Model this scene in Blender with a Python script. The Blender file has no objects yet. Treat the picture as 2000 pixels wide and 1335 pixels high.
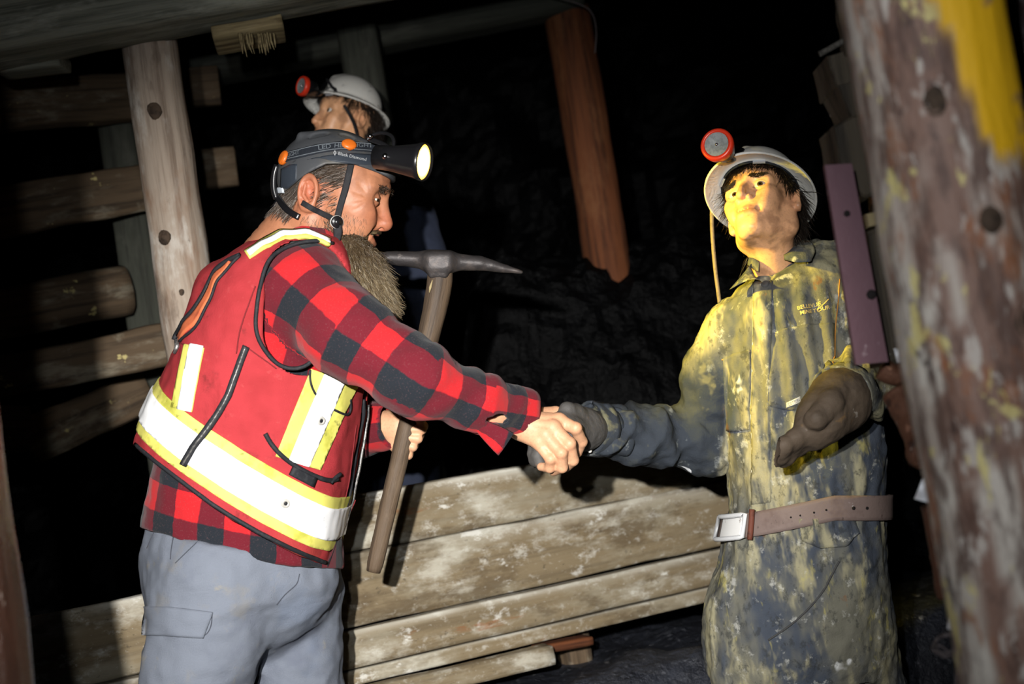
import bpy, bmesh, math
import numpy as np
from mathutils import Vector, Matrix

# ---------------------------------------------------------------- camera
FPX = 2778.0                       # focal length in pixels of the 2000 x 1335 frame (50 mm)
PITCH, ROLL = math.radians(3.0), math.radians(8.8)
CAM = np.array([0.0, 0.0, 1.15])
_F = np.array([0, math.cos(PITCH), math.sin(PITCH)])
_U = np.array([0, -math.sin(PITCH), math.cos(PITCH)])
_X = np.array([1.0, 0, 0])
RIGHT = math.cos(ROLL) * _X - math.sin(ROLL) * _U
UP = math.sin(ROLL) * _X + math.cos(ROLL) * _U
RC = np.stack([RIGHT, UP, -_F], axis=1)          # columns: right, up, towards the camera

sc = bpy.context.scene
COL = sc.collection
cam_d = bpy.data.cameras.new('camera')
cam_d.lens = 50.0; cam_d.sensor_width = 36.0; cam_d.sensor_fit = 'HORIZONTAL'
cam_d.clip_start = 0.05; cam_d.clip_end = 60
cam_d.dof.use_dof = True; cam_d.dof.focus_distance = 2.72; cam_d.dof.aperture_fstop = 3.2
cam_o = bpy.data.objects.new('camera', cam_d); COL.objects.link(cam_o)
M4 = np.eye(4); M4[:3, :3] = RC; M4[:3, 3] = CAM
cam_o.matrix_world = Matrix(M4.tolist())
sc.camera = cam_o

def K(px, py, d):
    """point at pixel (px, py) and distance d along the view axis, in view-aligned metres"""
    return np.array([(px - 1000.0) / FPX * d, -(py - 667.5) / FPX * d, -d])
def toW(C):
    return np.asarray(C, float) @ RC.T + CAM
def toC(Wp):
    return (np.asarray(Wp, float) - CAM) @ RC
def W(px, py, d):
    return toW(K(px, py, d))

# ---------------------------------------------------------------- world, lights, exposure
wd = bpy.data.worlds.new('mine_dark'); sc.world = wd; wd.use_nodes = True
wd.node_tree.nodes['Background'].inputs[0].default_value = (0.0006, 0.0007, 0.0009, 1)
wd.node_tree.nodes['Background'].inputs[1].default_value = 1.0
sc.view_settings.view_transform = 'Standard'; sc.view_settings.look = 'None'
sc.view_settings.gamma = 1.0; sc.view_settings.use_curve_mapping = False
sc.view_settings.exposure = 0.0

def spot(name, loc, target, energy, size, blend, color, radius):
    l = bpy.data.lights.new(name, 'SPOT'); l.energy = energy; l.spot_size = math.radians(size)
    l.spot_blend = blend; l.color = color; l.shadow_soft_size = radius
    o = bpy.data.objects.new(name, l); COL.objects.link(o)
    o.location = loc
    d = Vector(target) - Vector(loc)
    o.rotation_euler = d.to_track_quat('-Z', 'Y').to_euler()
    return o
# the photographer's own lamp and flash, held above and to the left of the lens
spot('photographer_lamp', toW([-0.26, 0.22, 0.05]), W(800, 930, 2.75), 760, 43, 1.0, (1.0, 0.97, 0.93), 0.018)
spot('camera_flash', toW([-0.12, 0.20, 0.05]), W(1080, 660, 2.8), 72, 68, 1.0, (0.93, 0.96, 1.0), 0.02)

# ---------------------------------------------------------------- numeric helpers
def unit(v):
    v = np.asarray(v, float); return v / np.linalg.norm(v)
def lerp(a, b, t): return a + (b - a) * t
def sstep(a, b, x):
    t = np.clip((x - a) / (b - a), 0, 1); return t * t * (3 - 2 * t)
_rng = np.random.RandomState(7)
_perm = np.concatenate([_rng.permutation(256)] * 3)
_grad = _rng.randn(256, 3); _grad /= np.linalg.norm(_grad, axis=1)[:, None]
def noise(p, s=1.0, seed=0):
    """gradient noise, about -0.7 .. 0.7"""
    p = np.asarray(p, float) * s + seed * 17.31
    i = np.floor(p).astype(np.int64); f = p - i; i &= 255
    u = f * f * f * (f * (f * 6 - 15) + 10)
    out = 0
    for dx in (0, 1):
        wx = u[:, 0] if dx else 1 - u[:, 0]
        for dy in (0, 1):
            wy = u[:, 1] if dy else 1 - u[:, 1]
            for dz in (0, 1):
                wz = u[:, 2] if dz else 1 - u[:, 2]
                h = _perm[_perm[_perm[i[:, 0] + dx] + i[:, 1] + dy & 511] + i[:, 2] + dz & 511] & 255
                g = _grad[h]
                out = out + wx * wy * wz * (g[:, 0] * (f[:, 0] - dx) + g[:, 1] * (f[:, 1] - dy) + g[:, 2] * (f[:, 2] - dz))
    return out
def fbm(p, s=1.0, oct=3, seed=0):
    o = 0; a = 1.0
    for k in range(oct):
        o = o + a * noise(p, s * 2 ** k, seed + k); a *= 0.5
    return o

# signed distance building blocks (all on (N,3) arrays)
def cap(p, a, b, ra, rb=None):
    rb = ra if rb is None else rb
    a = np.asarray(a, float); b = np.asarray(b, float); ab = b - a
    t = np.clip((p - a) @ ab / max(ab @ ab, 1e-12), 0, 1)
    return np.sqrt((((p - a) - t[:, None] * ab) ** 2).sum(1)) - (ra + (rb - ra) * t)
def chain(p, pts, rs, k=0.0):
    d = cap(p, pts[0], pts[1], rs[0], rs[1])
    for i in range(1, len(pts) - 1):
        e = cap(p, pts[i], pts[i + 1], rs[i], rs[i + 1])
        d = smin(d, e, k) if k > 0 else np.minimum(d, e)
    return d
def ell(p, c, r, R=None):
    q = p - np.asarray(c, float)
    if R is not None: q = q @ R
    r = np.asarray(r, float)
    k0 = np.sqrt(((q / r) ** 2).sum(1)); k1 = np.sqrt(((q / (r * r)) ** 2).sum(1)) + 1e-9
    return k0 * (k0 - 1.0) / k1
def sph(p, c, r): return np.sqrt(((p - np.asarray(c, float)) ** 2).sum(1)) - r
def box(p, c, h, rad=0.0, R=None):
    q = p - np.asarray(c, float)
    if R is not None: q = q @ R
    q = np.abs(q) - (np.asarray(h, float) - rad)
    return np.sqrt((np.maximum(q, 0) ** 2).sum(1)) + np.minimum(q.max(1), 0) - rad
def smin(a, b, k):
    h = np.maximum(k - np.abs(a - b), 0) / k
    return np.minimum(a, b) - h * h * k * 0.25
def smax(a, b, k): return -smin(-a, -b, k)
def frame(fwd, up):
    """columns x = fwd, y = left, z = up"""
    x = unit(fwd); z = np.asarray(up, float); z = unit(z - (z @ x) * x); y = np.cross(z, x)
    return np.stack([x, y, z], axis=1)

def surfnets(f, lo, hi, h, slack=0.012):
    lo = np.asarray(lo, float); hi = np.asarray(hi, float); n = 8
    nb = np.maximum(np.ceil((hi - lo) / (h * n)).astype(int), 1)
    g = np.stack(np.meshgrid(*[np.arange(k) for k in nb], indexing='ij'), -1).reshape(-1, 3)
    c = lo + (g + 0.5) * n * h
    d = np.concatenate([f(c[i:i + 200000]) for i in range(0, len(c), 200000)])
    blocks = g[np.abs(d) < n * h * 0.87 * 1.25 + slack]
    o = np.stack(np.meshgrid(*[np.arange(n + 1)] * 3, indexing='ij'), -1).reshape(-1, 3)
    D = np.empty((len(blocks), n + 1, n + 1, n + 1), np.float32)
    for i in range(0, len(blocks), 300):
        b = blocks[i:i + 300]
        P = lo + ((b[:, None, :] * n + o[None]) * h)
        D[i:i + 300] = f(P.reshape(-1, 3)).reshape(-1, n + 1, n + 1, n + 1)
    S = D < 0
    NY, NZ = int(nb[1] * n + 3), int(nb[2] * n + 3)
    key = lambda q: ((q[..., 0] + 1) * NY + (q[..., 1] + 1)) * NZ + q[..., 2] + 1
    cnt = sum(S[:, a:n + a, b:n + b, c_:n + c_].astype(np.int8) for a in (0, 1) for b in (0, 1) for c_ in (0, 1))
    bi, x, y, z = np.nonzero((cnt > 0) & (cnt < 8))
    cor = {}
    for a in (0, 1):
        for b in (0, 1):
            for c_ in (0, 1): cor[a, b, c_] = D[bi, x + a, y + b, z + c_]
    acc = np.zeros((len(bi), 3)); num = np.zeros(len(bi))
    for (a, b, c_) in cor:
        for ax in range(3):
            q = [a, b, c_]
            if q[ax]: continue
            q2 = list(q); q2[ax] = 1
            d0, d1 = cor[tuple(q)], cor[tuple(q2)]
            m = (d0 < 0) != (d1 < 0)
            t = np.where(m, d0 / np.where(m, d0 - d1, 1), 0)
            for j in range(3):
                acc[:, j] += np.where(m, (t if j == ax else q[j]), 0)
            num += m
    cell = blocks[bi] * n + np.stack([x, y, z], 1)
    kk = key(cell); ks, first = np.unique(kk, return_index=True)
    V = lo + (cell[first] + acc[first] / num[first][:, None]) * h
    quads = []
    for ax in range(3):
        s0 = S[:, :n, :n, :n]
        s1 = [S[:, 1:, :n, :n], S[:, :n, 1:, :n], S[:, :n, :n, 1:]][ax]
        bi, x, y, z = np.nonzero(s0 != s1)
        g0 = blocks[bi] * n + np.stack([x, y, z], 1)
        e1 = np.zeros(3, int); e2 = np.zeros(3, int); e1[(ax + 1) % 3] = 1; e2[(ax + 2) % 3] = 1
        kq = np.stack([key(g0 - e1 - e2), key(g0 - e2), key(g0), key(g0 - e1)], 1)
        idx = np.clip(np.searchsorted(ks, kq), 0, len(ks) - 1)
        ok = (ks[idx] == kq).all(1)
        flip = ~s0[bi, x, y, z]
        idx[flip] = idx[flip][:, ::-1]
        quads.append(idx[ok])
    return V, np.concatenate(quads)

class Surf:
    def __init__(s, f, disp=None): s.f = f; s.disp = disp
    def normal(s, p, e=0.003):
        T_ = np.array([[1, -1, -1], [-1, -1, 1], [-1, 1, -1], [1, 1, 1.0]])      # tetrahedron differences
        g = sum(s.f(p + e * k)[:, None] * k for k in T_)
        return g / (np.linalg.norm(g, axis=1)[:, None] + 1e-9)
    def mesh(s, lo, hi, h, newton=1, slack=0.012):
        V, F = surfnets(s.f, lo, hi, h, slack)
        for _ in range(newton):
            n = s.normal(V, h * 0.5)
            V = V - np.clip(s.f(V), -h, h)[:, None] * n
        if s.disp is not None: V = V + s.normal(V) * s.disp(V)[:, None]
        return V, F
    def hit(s, px, near=1.8, far=4.6):
        px = np.asarray(px, float)
        r = np.stack([(px[:, 0] - 1000) / FPX, -(px[:, 1] - 667.5) / FPX, -np.ones(len(px))], 1)
        t = np.full(len(px), near); best = t.copy(); bd = np.full(len(px), 9.0); live = np.arange(len(px))
        for _ in range(110):
            d = s.f(r[live] * t[live, None]); ad = np.abs(d)
            m = ad < bd[live]; best[live[m]] = t[live[m]]; bd[live[m]] = ad[m]
            t[live] += np.maximum(d * 0.65, 0.0004)
            live = live[(d >= 0.0004) & (t[live] < far)]
            if len(live) == 0: break
        p = r * best[:, None]
        n = s.normal(p)
        if s.disp is not None: p = p + n * s.disp(p)[:, None]
        return p, n

def densify(pts, n):
    pts = np.asarray(pts, float)
    L = np.concatenate([[0], np.cumsum(np.linalg.norm(np.diff(pts, axis=0), axis=1))])
    t = np.linspace(0, L[-1], n)
    return np.stack([np.interp(t, L, pts[:, k]) for k in range(pts.shape[1])], 1)
def smooth_line(pts, n, it=2):
    p = np.asarray(pts, float)
    for _ in range(it):                       # corner cutting
        q = [p[0]]
        for a, b in zip(p[:-1], p[1:]): q += [0.75 * a + 0.25 * b, 0.25 * a + 0.75 * b]
        q.append(p[-1]); p = np.array(q)
    return densify(p, n)

# ---------------------------------------------------------------- mesh pieces: (V, F) with F a list of faces
def tube(pts, r, m=8, closed=False, flat=1.0, caps=True):
    P = np.asarray(pts, float); n = len(P)
    r = np.broadcast_to(np.asarray(r, float), (n,))
    T = np.gradient(P, axis=0) if not closed else np.roll(P, -1, 0) - np.roll(P, 1, 0)
    T /= np.linalg.norm(T, axis=1)[:, None] + 1e-12
    a = np.array([0, 0, 1.0]) if abs(T[0, 2]) < 0.9 else np.array([1.0, 0, 0])
    N = []
    u = unit(a - (a @ T[0]) * T[0])
    for k in range(n):
        u = u - (u @ T[k]) * T[k]; u = u / (np.linalg.norm(u) + 1e-12); N.append(u)
    N = np.array(N); B = np.cross(T, N)
    ang = np.linspace(0, 2 * np.pi, m, endpoint=False)
    V = (P[:, None] + r[:, None, None] * (np.cos(ang)[None, :, None] * N[:, None] + flat * np.sin(ang)[None, :, None] * B[:, None])).reshape(-1, 3)
    F = []
    for k in range(n if closed else n - 1):
        k2 = (k + 1) % n
        for j in range(m):
            j2 = (j + 1) % m
            F.append((k * m + j, k * m + j2, k2 * m + j2, k2 * m + j))
    if not closed and caps:
        F.append(tuple(range(m))[::-1]); F.append(tuple(range((n - 1) * m, n * m)))
    return V, F
def grid_slab(front, back):
    """closed slab from two (nu,nv,3) grids"""
    nu, nv = front.shape[:2]; N = nu * nv
    V = np.concatenate([front.reshape(-1, 3), back.reshape(-1, 3)])
    i = lambda a, b: a * nv + b
    F = []
    for a in range(nu - 1):
        for b in range(nv - 1):
            F.append((i(a, b), i(a + 1, b), i(a + 1, b + 1), i(a, b + 1)))
            F.append((N + i(a, b), N + i(a, b + 1), N + i(a + 1, b + 1), N + i(a + 1, b)))
    for a in range(nu - 1):
        F.append((i(a, 0), N + i(a, 0), N + i(a + 1, 0), i(a + 1, 0)))
        F.append((i(a, nv - 1), i(a + 1, nv - 1), N + i(a + 1, nv - 1), N + i(a, nv - 1)))
    for b in range(nv - 1):
        F.append((i(0, b), i(0, b + 1), N + i(0, b + 1), N + i(0, b)))
        F.append((i(nu - 1, b), N + i(nu - 1, b), N + i(nu - 1, b + 1), i(nu - 1, b + 1)))
    return V, F
def patch(surf, top, bot, nu, nv, lift=0.001, th=0.003, near=1.8, wob=0.0):
    """thin slab lying on a surface, between two lines drawn on its visible side"""
    T = densify(top, nu); B = densify(bot, nu)
    px = np.stack([lerp(T, B, s) for s in np.linspace(0, 1, nv)], 1).reshape(-1, 2)
    p, n = surf.hit(px, near)
    if wob: p = p + n * (wob * noise(p, 40.0))[:, None]
    return grid_slab((p + n * (lift + th)).reshape(nu, nv, 3), (p + n * (lift - 0.004)).reshape(nu, nv, 3))
def line_on(surf, px, r, n=40, lift=0.0, m=6, near=1.8, it=2):
    p, nn = surf.hit(smooth_line(px, n, it), near)
    for _ in range(2): p[1:-1] = (p[:-2] + 2 * p[1:-1] + p[2:]) / 4
    return tube(p + nn * lift, r, m)
def merge(*parts):
    Vs, Fs, o = [], [], 0
    for V, F in parts:
        Vs.append(np.asarray(V)); Fs += [tuple(int(i) + o for i in f) for f in F]; o += len(V)
    return np.concatenate(Vs), Fs
def lathe(profile, c, R, m=32):
    """profile [(r, x)] turned about the local x axis"""
    ang = np.linspace(0, 2 * np.pi, m, endpoint=False); n = len(profile)
    V = np.array([[x, r * math.cos(a), r * math.sin(a)] for r, x in profile for a in ang])
    F = [(k * m + j, k * m + (j + 1) % m, (k + 1) * m + (j + 1) % m, (k + 1) * m + j) for k in range(n - 1) for j in range(m)]
    F.append(tuple(range(m))[::-1]); F.append(tuple(range((n - 1) * m, n * m)))
    return V @ np.asarray(R).T + np.asarray(c), F
def uvsphere(c, r, n=14, m=20, R=None):
    V = []; F = []
    for i in range(n + 1):
        t = math.pi * i / n
        for j in range(m):
            a = 2 * math.pi * j / m
            V.append((math.cos(t), math.sin(t) * math.cos(a), math.sin(t) * math.sin(a)))
    V = np.array(V) * r
    for i in range(n):
        for j in range(m): F.append((i * m + j, i * m + (j + 1) % m, (i + 1) * m + (j + 1) % m, (i + 1) * m + j))
    if R is not None: V = V @ np.asarray(R).T
    return V + np.asarray(c), F
def strands(roots, dirs, length, r0, seg=4, droop=0.0, curl=0.01, seed=3, down=(0, -1, 0), jit=0.25):
    """many tapered hairs, three-sided"""
    rg = np.random.RandomState(seed); N = len(roots)
    L = np.broadcast_to(np.asarray(length, float), (N,)) * (1 + 0.35 * rg.randn(N).clip(-1.5, 1.5) * 0.7)
    d = dirs + jit * rg.randn(N, 3); d /= np.linalg.norm(d, axis=1)[:, None]
    pts = [roots]; p = roots.copy()
    ph = rg.rand(N) * 6.28; side = rg.randn(N, 3); side /= np.linalg.norm(side, axis=1)[:, None]
    dn = np.asarray(down, float)
    for k in range(seg):
        d = d + droop * dn / seg; d /= np.linalg.norm(d, axis=1)[:, None]
        p = p + d * (L / seg)[:, None] + side * (curl * np.sin(ph + k * 1.7) / seg)[:, None]
        pts.append(p)
    P = np.stack(pts, 1)
    a = rg.randn(N, 3); a = np.cross(d, a); a /= np.linalg.norm(a, axis=1)[:, None] + 1e-9
    b = np.cross(d, a)
    V = []
    for k in range(seg + 1):
        r = r0 * (1 - 0.8 * k / seg)
        for j in range(3):
            t = 2.094 * j
            V.append(P[:, k] + r * (math.cos(t) * a + math.sin(t) * b))
    V = np.stack(V, 1).reshape(-1, 3); per = 3 * (seg + 1)
    base = np.arange(N)[:, None] * per
    Fs = []
    for k in range(seg):
        for j in range(3):
            Fs.append(base + np.array([k * 3 + j, k * 3 + (j + 1) % 3, (k + 1) * 3 + (j + 1) % 3, (k + 1) * 3 + j]))
    return V, np.concatenate(Fs)

# ---------------------------------------------------------------- objects
def mk_mesh(name, V, F, mat, smooth=True, attrs=None, world=False, base=None):
    me = bpy.data.meshes.new(name)
    Vw = np.asarray(V, float) if world else toW(V)
    if base is not None: Vw = Vw - np.asarray(base)
    if isinstance(F, np.ndarray):
        k = F.shape[1]; me.vertices.add(len(Vw)); me.vertices.foreach_set('co', Vw.astype(np.float32).ravel())
        me.loops.add(F.size); me.loops.foreach_set('vertex_index', F.astype(np.int32).ravel())
        me.polygons.add(len(F)); me.polygons.foreach_set('loop_start', np.arange(0, F.size, k, dtype=np.int32))
        me.polygons.foreach_set('loop_total', np.full(len(F), k, np.int32))
        me.update(calc_edges=True); me.validate()
    else:
        me.from_pydata(Vw.tolist(), [], [tuple(int(i) for i in f) for f in F]); me.update()
    me.polygons.foreach_set('use_smooth', np.full(len(me.polygons), smooth, bool))
    for an, arr in (attrs or {}).items():
        arr = np.asarray(arr, np.float32)
        if an.startswith('col'):
            a = me.attributes.new(an, 'FLOAT_COLOR', 'POINT')
            a.data.foreach_set('color', np.concatenate([arr, np.ones((len(arr), 1), np.float32)], 1).ravel())
        else:
            a = me.attributes.new(an, 'FLOAT_VECTOR', 'POINT'); a.data.foreach_set('vector', arr.ravel())
    if mat is not None: me.materials.append(mat)
    return me
def root(name, base, label, cat, group=None, mesh=None):
    """a thing: an Empty at its base, or a mesh whose origin is there"""
    o = bpy.data.objects.new(name, mesh); COL.objects.link(o)
    o.location = tuple(float(v) for v in base); o['label'] = label; o['category'] = cat
    if group: o['group'] = group
    o['_b'] = [float(v) for v in base]
    return o
def part(name, VF, mat, parent, smooth=True, attrs=None, world=False, label=None, kind=None):
    base = list(parent['_b'])
    me = mk_mesh(name, VF[0], VF[1], mat, smooth, attrs, world, base)
    o = bpy.data.objects.new(name, me); COL.objects.link(o); o.parent = parent; o['_b'] = base
    if label: o['label'] = label
    if kind: o['kind'] = kind
    return o
def text_mesh(body, size=1.0, bold=0.0, shear=0.0):
    cu = bpy.data.curves.new('lettering', 'FONT'); cu.body = body; cu.size = size; cu.offset = bold
    cu.shear = shear; cu.resolution_u = 2; cu.fill_mode = 'BOTH'
    ob = bpy.data.objects.new('lettering_source', cu); COL.objects.link(ob)
    bpy.context.view_layer.update()
    dg = bpy.context.evaluated_depsgraph_get(); ev = ob.evaluated_get(dg); me = ev.to_mesh()
    V = np.array([v.co[:] for v in me.vertices]); F = [tuple(p.vertices) for p in me.polygons]
    ev.to_mesh_clear(); bpy.data.objects.remove(ob); bpy.data.curves.remove(cu)
    return V, F
def text_on(surf, body, p0, p1, height, lift=0.0015, bold=0.0, shear=0.0, near=1.8, arc=0.0):
    """lettering lying on a surface from p0 to p1 (baseline on its visible side)"""
    V, F = text_mesh(body, 1.0, bold, shear)
    V[:, 0] -= V[:, 0].min(); t = V[:, 0] / V[:, 0].max(); h = V[:, 1] / 0.72
    p0 = np.array(p0, float); p1 = np.array(p1, float); d = unit(p1 - p0); up = np.array([d[1], -d[0]])
    px = p0 + t[:, None] * (p1 - p0) + (h * height)[:, None] * up + (arc * 4 * t * (1 - t))[:, None] * up
    p, n = surf.hit(px, near)
    return p + n * lift, F

# ---------------------------------------------------------------- materials
class NT:
    def __init__(s, name):
        s.m = bpy.data.materials.new(name); s.m.use_nodes = True
        s.n = s.m.node_tree.nodes; s.l = s.m.node_tree.links
        s.bsdf = s.n['Principled BSDF']; s.out = s.n['Material Output']
    def new(s, t, **kw):
        o = s.n.new(t)
        for k, v in kw.items(): setattr(o, k, v)
        return o
    def link(s, a, b): s.l.new(a, b)
    def coord(s, src='OBJ'):
        if src == 'OBJ': return s.new('ShaderNodeTexCoord').outputs['Object']
        return s.new('ShaderNodeAttribute', attribute_name=src).outputs['Vector']
    def mapped(s, co, scale, off=(0, 0, 0)):
        m = s.new('ShaderNodeMapping'); s.link(co, m.inputs['Vector'])
        m.inputs['Scale'].default_value = scale if hasattr(scale, '__len__') else (scale,) * 3
        m.inputs['Location'].default_value = off
        return m.outputs[0]
    def noise(s, co, scale, detail=4, rough=0.6, dist=0.0, off=(0, 0, 0)):
        t = s.new('ShaderNodeTexNoise'); s.link(s.mapped(co, scale, off), t.inputs['Vector'])
        t.inputs['Scale'].default_value = 1.0; t.inputs['Detail'].default_value = detail
        t.inputs['Roughness'].default_value = rough; t.inputs['Distortion'].default_value = dist
        return t.outputs['Fac']
    def ramp(s, v, lo, hi, a=0.0, b=1.0):
        r = s.new('ShaderNodeMapRange', interpolation_type='SMOOTHSTEP'); s.link(v, r.inputs['Value'])
        r.inputs['From Min'].default_value = lo; r.inputs['From Max'].default_value = hi
        r.inputs['To Min'].default_value = a; r.inputs['To Max'].default_value = b
        return r.outputs['Result']
    def math(s, op, a, b=None):
        m = s.new('ShaderNodeMath', operation=op)
        for k, v in enumerate((a, b)):
            if v is None: continue
            if isinstance(v, (int, float)): m.inputs[k].default_value = v
            else: s.link(v, m.inputs[k])
        return m.outputs[0]
    def mix(s, fac, a, b):
        m = s.new('ShaderNodeMix', data_type='RGBA')
        if isinstance(fac, (int, float)): m.inputs[0].default_value = fac
        else: s.link(fac, m.inputs[0])
        for k, v in ((6, a), (7, b)):
            if isinstance(v, tuple): m.inputs[k].default_value = (*v[:3], 1)
            else: s.link(v, m.inputs[k])
        return m.outputs[2]
    def bump(s, h, strength=0.3, dist=0.01):
        b = s.new('ShaderNodeBump'); s.link(h, b.inputs['Height'])
        b.inputs['Strength'].default_value = strength; b.inputs['Distance'].default_value = dist
        s.link(b.outputs[0], s.bsdf.inputs['Normal'])
    def color(s, c):
        if isinstance(c, tuple): s.bsdf.inputs['Base Color'].default_value = (*c[:3], 1)
        else: s.link(c, s.bsdf.inputs['Base Color'])
    def rough(s, v):
        if isinstance(v, (int, float)): s.bsdf.inputs['Roughness'].default_value = v
        else: s.link(v, s.bsdf.inputs['Roughness'])
def srgb(r, g, b):
    f = lambda c: (c / 255 / 12.92) if c <= 10.3 else ((c / 255 + 0.055) / 1.055) ** 2.4
    return (f(r), f(g), f(b))

def layered(name, base, layers=(), co='OBJ', rough=0.7, bump=None, spec=0.3, metal=0.0, vcol=None, wrinkle=None, alt=None):
    """base colour, then stains: (scale, lo, hi, colour, strength[, detail, offset])"""
    t = NT(name); c = t.coord(co); col = base
    if vcol: col = t.new('ShaderNodeAttribute', attribute_name=vcol).outputs['Color']
    for k, L in enumerate(layers):
        sc_, lo, hi, cc, st = L[:5]
        f = t.noise(c, sc_, min(L[5] if len(L) > 5 else 4, 5), 0.68, 0.0, (3.1 * k + 1.7,) * 3)
        col = t.mix(t.ramp(f, lo, hi, 0, st), col, cc)
    if alt:              # a second stack of stains where the named attribute says so
        c2 = alt[0]
        for k, L in enumerate(alt[1]):
            f = t.noise(c, L[0], min(L[5] if len(L) > 5 else 4, 5), 0.65, 0.0, (2.3 * k + 9.1,) * 3)
            c2 = t.mix(t.ramp(f, L[1], L[2], 0, L[4]), c2, L[3])
        mk = t.new('ShaderNodeSeparateColor'); t.link(t.new('ShaderNodeAttribute', attribute_name=alt[2]).outputs['Color'], mk.inputs[0])
        col = t.mix(mk.outputs[0], col, c2)
    t.color(col); t.rough(rough)
    t.bsdf.inputs['Specular IOR Level'].default_value = spec; t.bsdf.inputs['Metallic'].default_value = metal
    if bump:
        h = t.noise(c, bump[0], min(bump[3] if len(bump) > 3 else 4, 5), 0.7)
        if wrinkle:      # broader creases: (scale, weight)
            r = t.noise(c, wrinkle[0], 3, 0.5, 0.6, (7.7, 1.3, 4.2)); r = t.math('ABSOLUTE', t.math('SUBTRACT', r, 0.5))
            h = t.math('ADD', h, t.math('MULTIPLY', r, wrinkle[1]))
        t.bump(h, bump[1], bump[2])
    return t.m

def wood(name, base, dark, pale, pale_amt=0.5, rough=0.8, extra=(), grain=1.0):
    G = (2.0, 46, 46)
    return layered(name, base, [
        (G, 0.42, 0.68, dark, 0.85 * grain, 6), ((4.5, 14, 14), 0.52, 0.70, pale, pale_amt, 6),
        ((9, 9, 9), 0.60, 0.74, pale, pale_amt * 0.8, 8), ((3, 7, 7), 0.58, 0.8, dark, 0.7, 5), *extra],
        co='tc', rough=rough, bump=((5, 75, 75), 0.45, 0.006, 8), spec=0.25)

M = {}
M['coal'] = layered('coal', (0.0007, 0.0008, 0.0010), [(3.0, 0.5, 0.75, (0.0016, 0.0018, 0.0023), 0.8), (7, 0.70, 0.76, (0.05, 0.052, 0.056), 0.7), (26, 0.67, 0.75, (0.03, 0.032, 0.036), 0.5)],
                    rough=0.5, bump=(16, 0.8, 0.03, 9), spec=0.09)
M['coal_floor'] = layered('coal_dust', (0.012, 0.0135, 0.019), [(7, 0.46, 0.7, (0.035, 0.040, 0.055), 0.8), (60, 0.55, 0.70, (0.10, 0.105, 0.12), 0.6), (25, 0.66, 0.74, (0.3, 0.3, 0.31), 0.7)],
                    rough=0.5, bump=(30, 0.9, 0.02, 9), spec=0.35)
M['plank_pale'] = layered('weathered_plank', srgb(122, 108, 84), [
    ((2.0, 46, 46), 0.42, 0.70, srgb(88, 76, 58), 0.6, 7), ((2.2, 6, 6), 0.45, 0.66, srgb(152, 146, 128), 0.75, 8), ((3.5, 8, 8), 0.54, 0.66, srgb(84, 70, 50), 0.7, 7),
    ((5, 11, 11), 0.50, 0.68, srgb(182, 178, 164), 0.75, 10), ((24, 34, 34), 0.54, 0.72, srgb(200, 198, 188), 0.55, 8), ((90, 120, 120), 0.62, 0.75, srgb(220, 220, 212), 0.35, 4), ((8, 14, 14), 0.60, 0.68, srgb(214, 213, 206), 0.7, 9),
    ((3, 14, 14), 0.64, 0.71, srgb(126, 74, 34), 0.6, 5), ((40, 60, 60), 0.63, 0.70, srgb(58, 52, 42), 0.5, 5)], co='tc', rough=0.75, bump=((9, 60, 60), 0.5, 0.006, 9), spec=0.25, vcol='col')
M['post_pale'] = wood('pale_post_wood', srgb(165, 150, 135), srgb(105, 88, 74), srgb(205, 200, 192), 0.7, 0.75,
                      extra=[((3, 9, 9), 0.50, 0.66, srgb(126, 88, 60), 0.7, 4), ((5, 14, 14), 0.56, 0.68, srgb(92, 76, 64), 0.6, 5), ((14, 30, 30), 0.64, 0.7, srgb(60, 48, 38), 0.5, 5)])
M['wood_dim'] = wood('old_lagging_wood', srgb(96, 80, 62), srgb(52, 43, 34), srgb(150, 142, 124), 0.65, 0.8,
                     extra=[((16, 16, 16), 0.66, 0.70, srgb(205, 190, 130), 0.9, 4)])
M['wood_grey'] = wood('grey_green_beam_wood', srgb(140, 140, 126), srgb(78, 80, 70), srgb(184, 184, 170), 0.5, 0.8)
M['wood_post_dark'] = wood('grey_painted_post', srgb(66, 68, 60), srgb(40, 40, 36), srgb(95, 95, 86), 0.4, 0.8)
M['wood_orange'] = wood('orange_brown_post', srgb(104, 60, 34), srgb(52, 28, 17), srgb(124, 84, 54), 0.5, 0.8)
M['wood_black'] = wood('sooty_block', srgb(74, 66, 54), srgb(36, 32, 27), srgb(120, 112, 98), 0.35, 0.75,
                       extra=[((40, 60, 60), 0.68, 0.72, srgb(190, 185, 175), 0.8, 3)])
M['wood_frayed'] = wood('split_end_wood', srgb(150, 135, 100), srgb(80, 64, 42), srgb(180, 165, 130), 0.5)
M['post_near'] = layered('peeling_post', (0.1, 0.08, 0.07), [
        ((14, 60, 60), 0.45, 0.66, srgb(84, 62, 54), 0.8, 6), ((10, 26, 26), 0.56, 0.66, srgb(186, 176, 168), 0.75, 5),
        ((7, 16, 16), 0.62, 0.70, srgb(196, 184, 120), 0.75, 5), ((6, 22, 22), 0.62, 0.74, srgb(132, 78, 40), 0.8, 4), ((16, 26, 26), 0.70, 0.76, srgb(58, 42, 38), 0.7, 4)],
        co='tc', rough=0.62, bump=((10, 50, 50), 0.5, 0.008, 7), vcol='col')
M['post_wet'] = layered('wet_dark_post', srgb(36, 23, 18), [((8, 40, 40), 0.45, 0.66, srgb(40, 24, 18), 0.9, 6), ((20, 50, 50), 0.66, 0.74, srgb(150, 140, 132), 0.4, 4)],
                        co='tc', rough=0.22, bump=((14, 60, 60), 0.8, 0.008, 7), spec=0.5)
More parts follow.
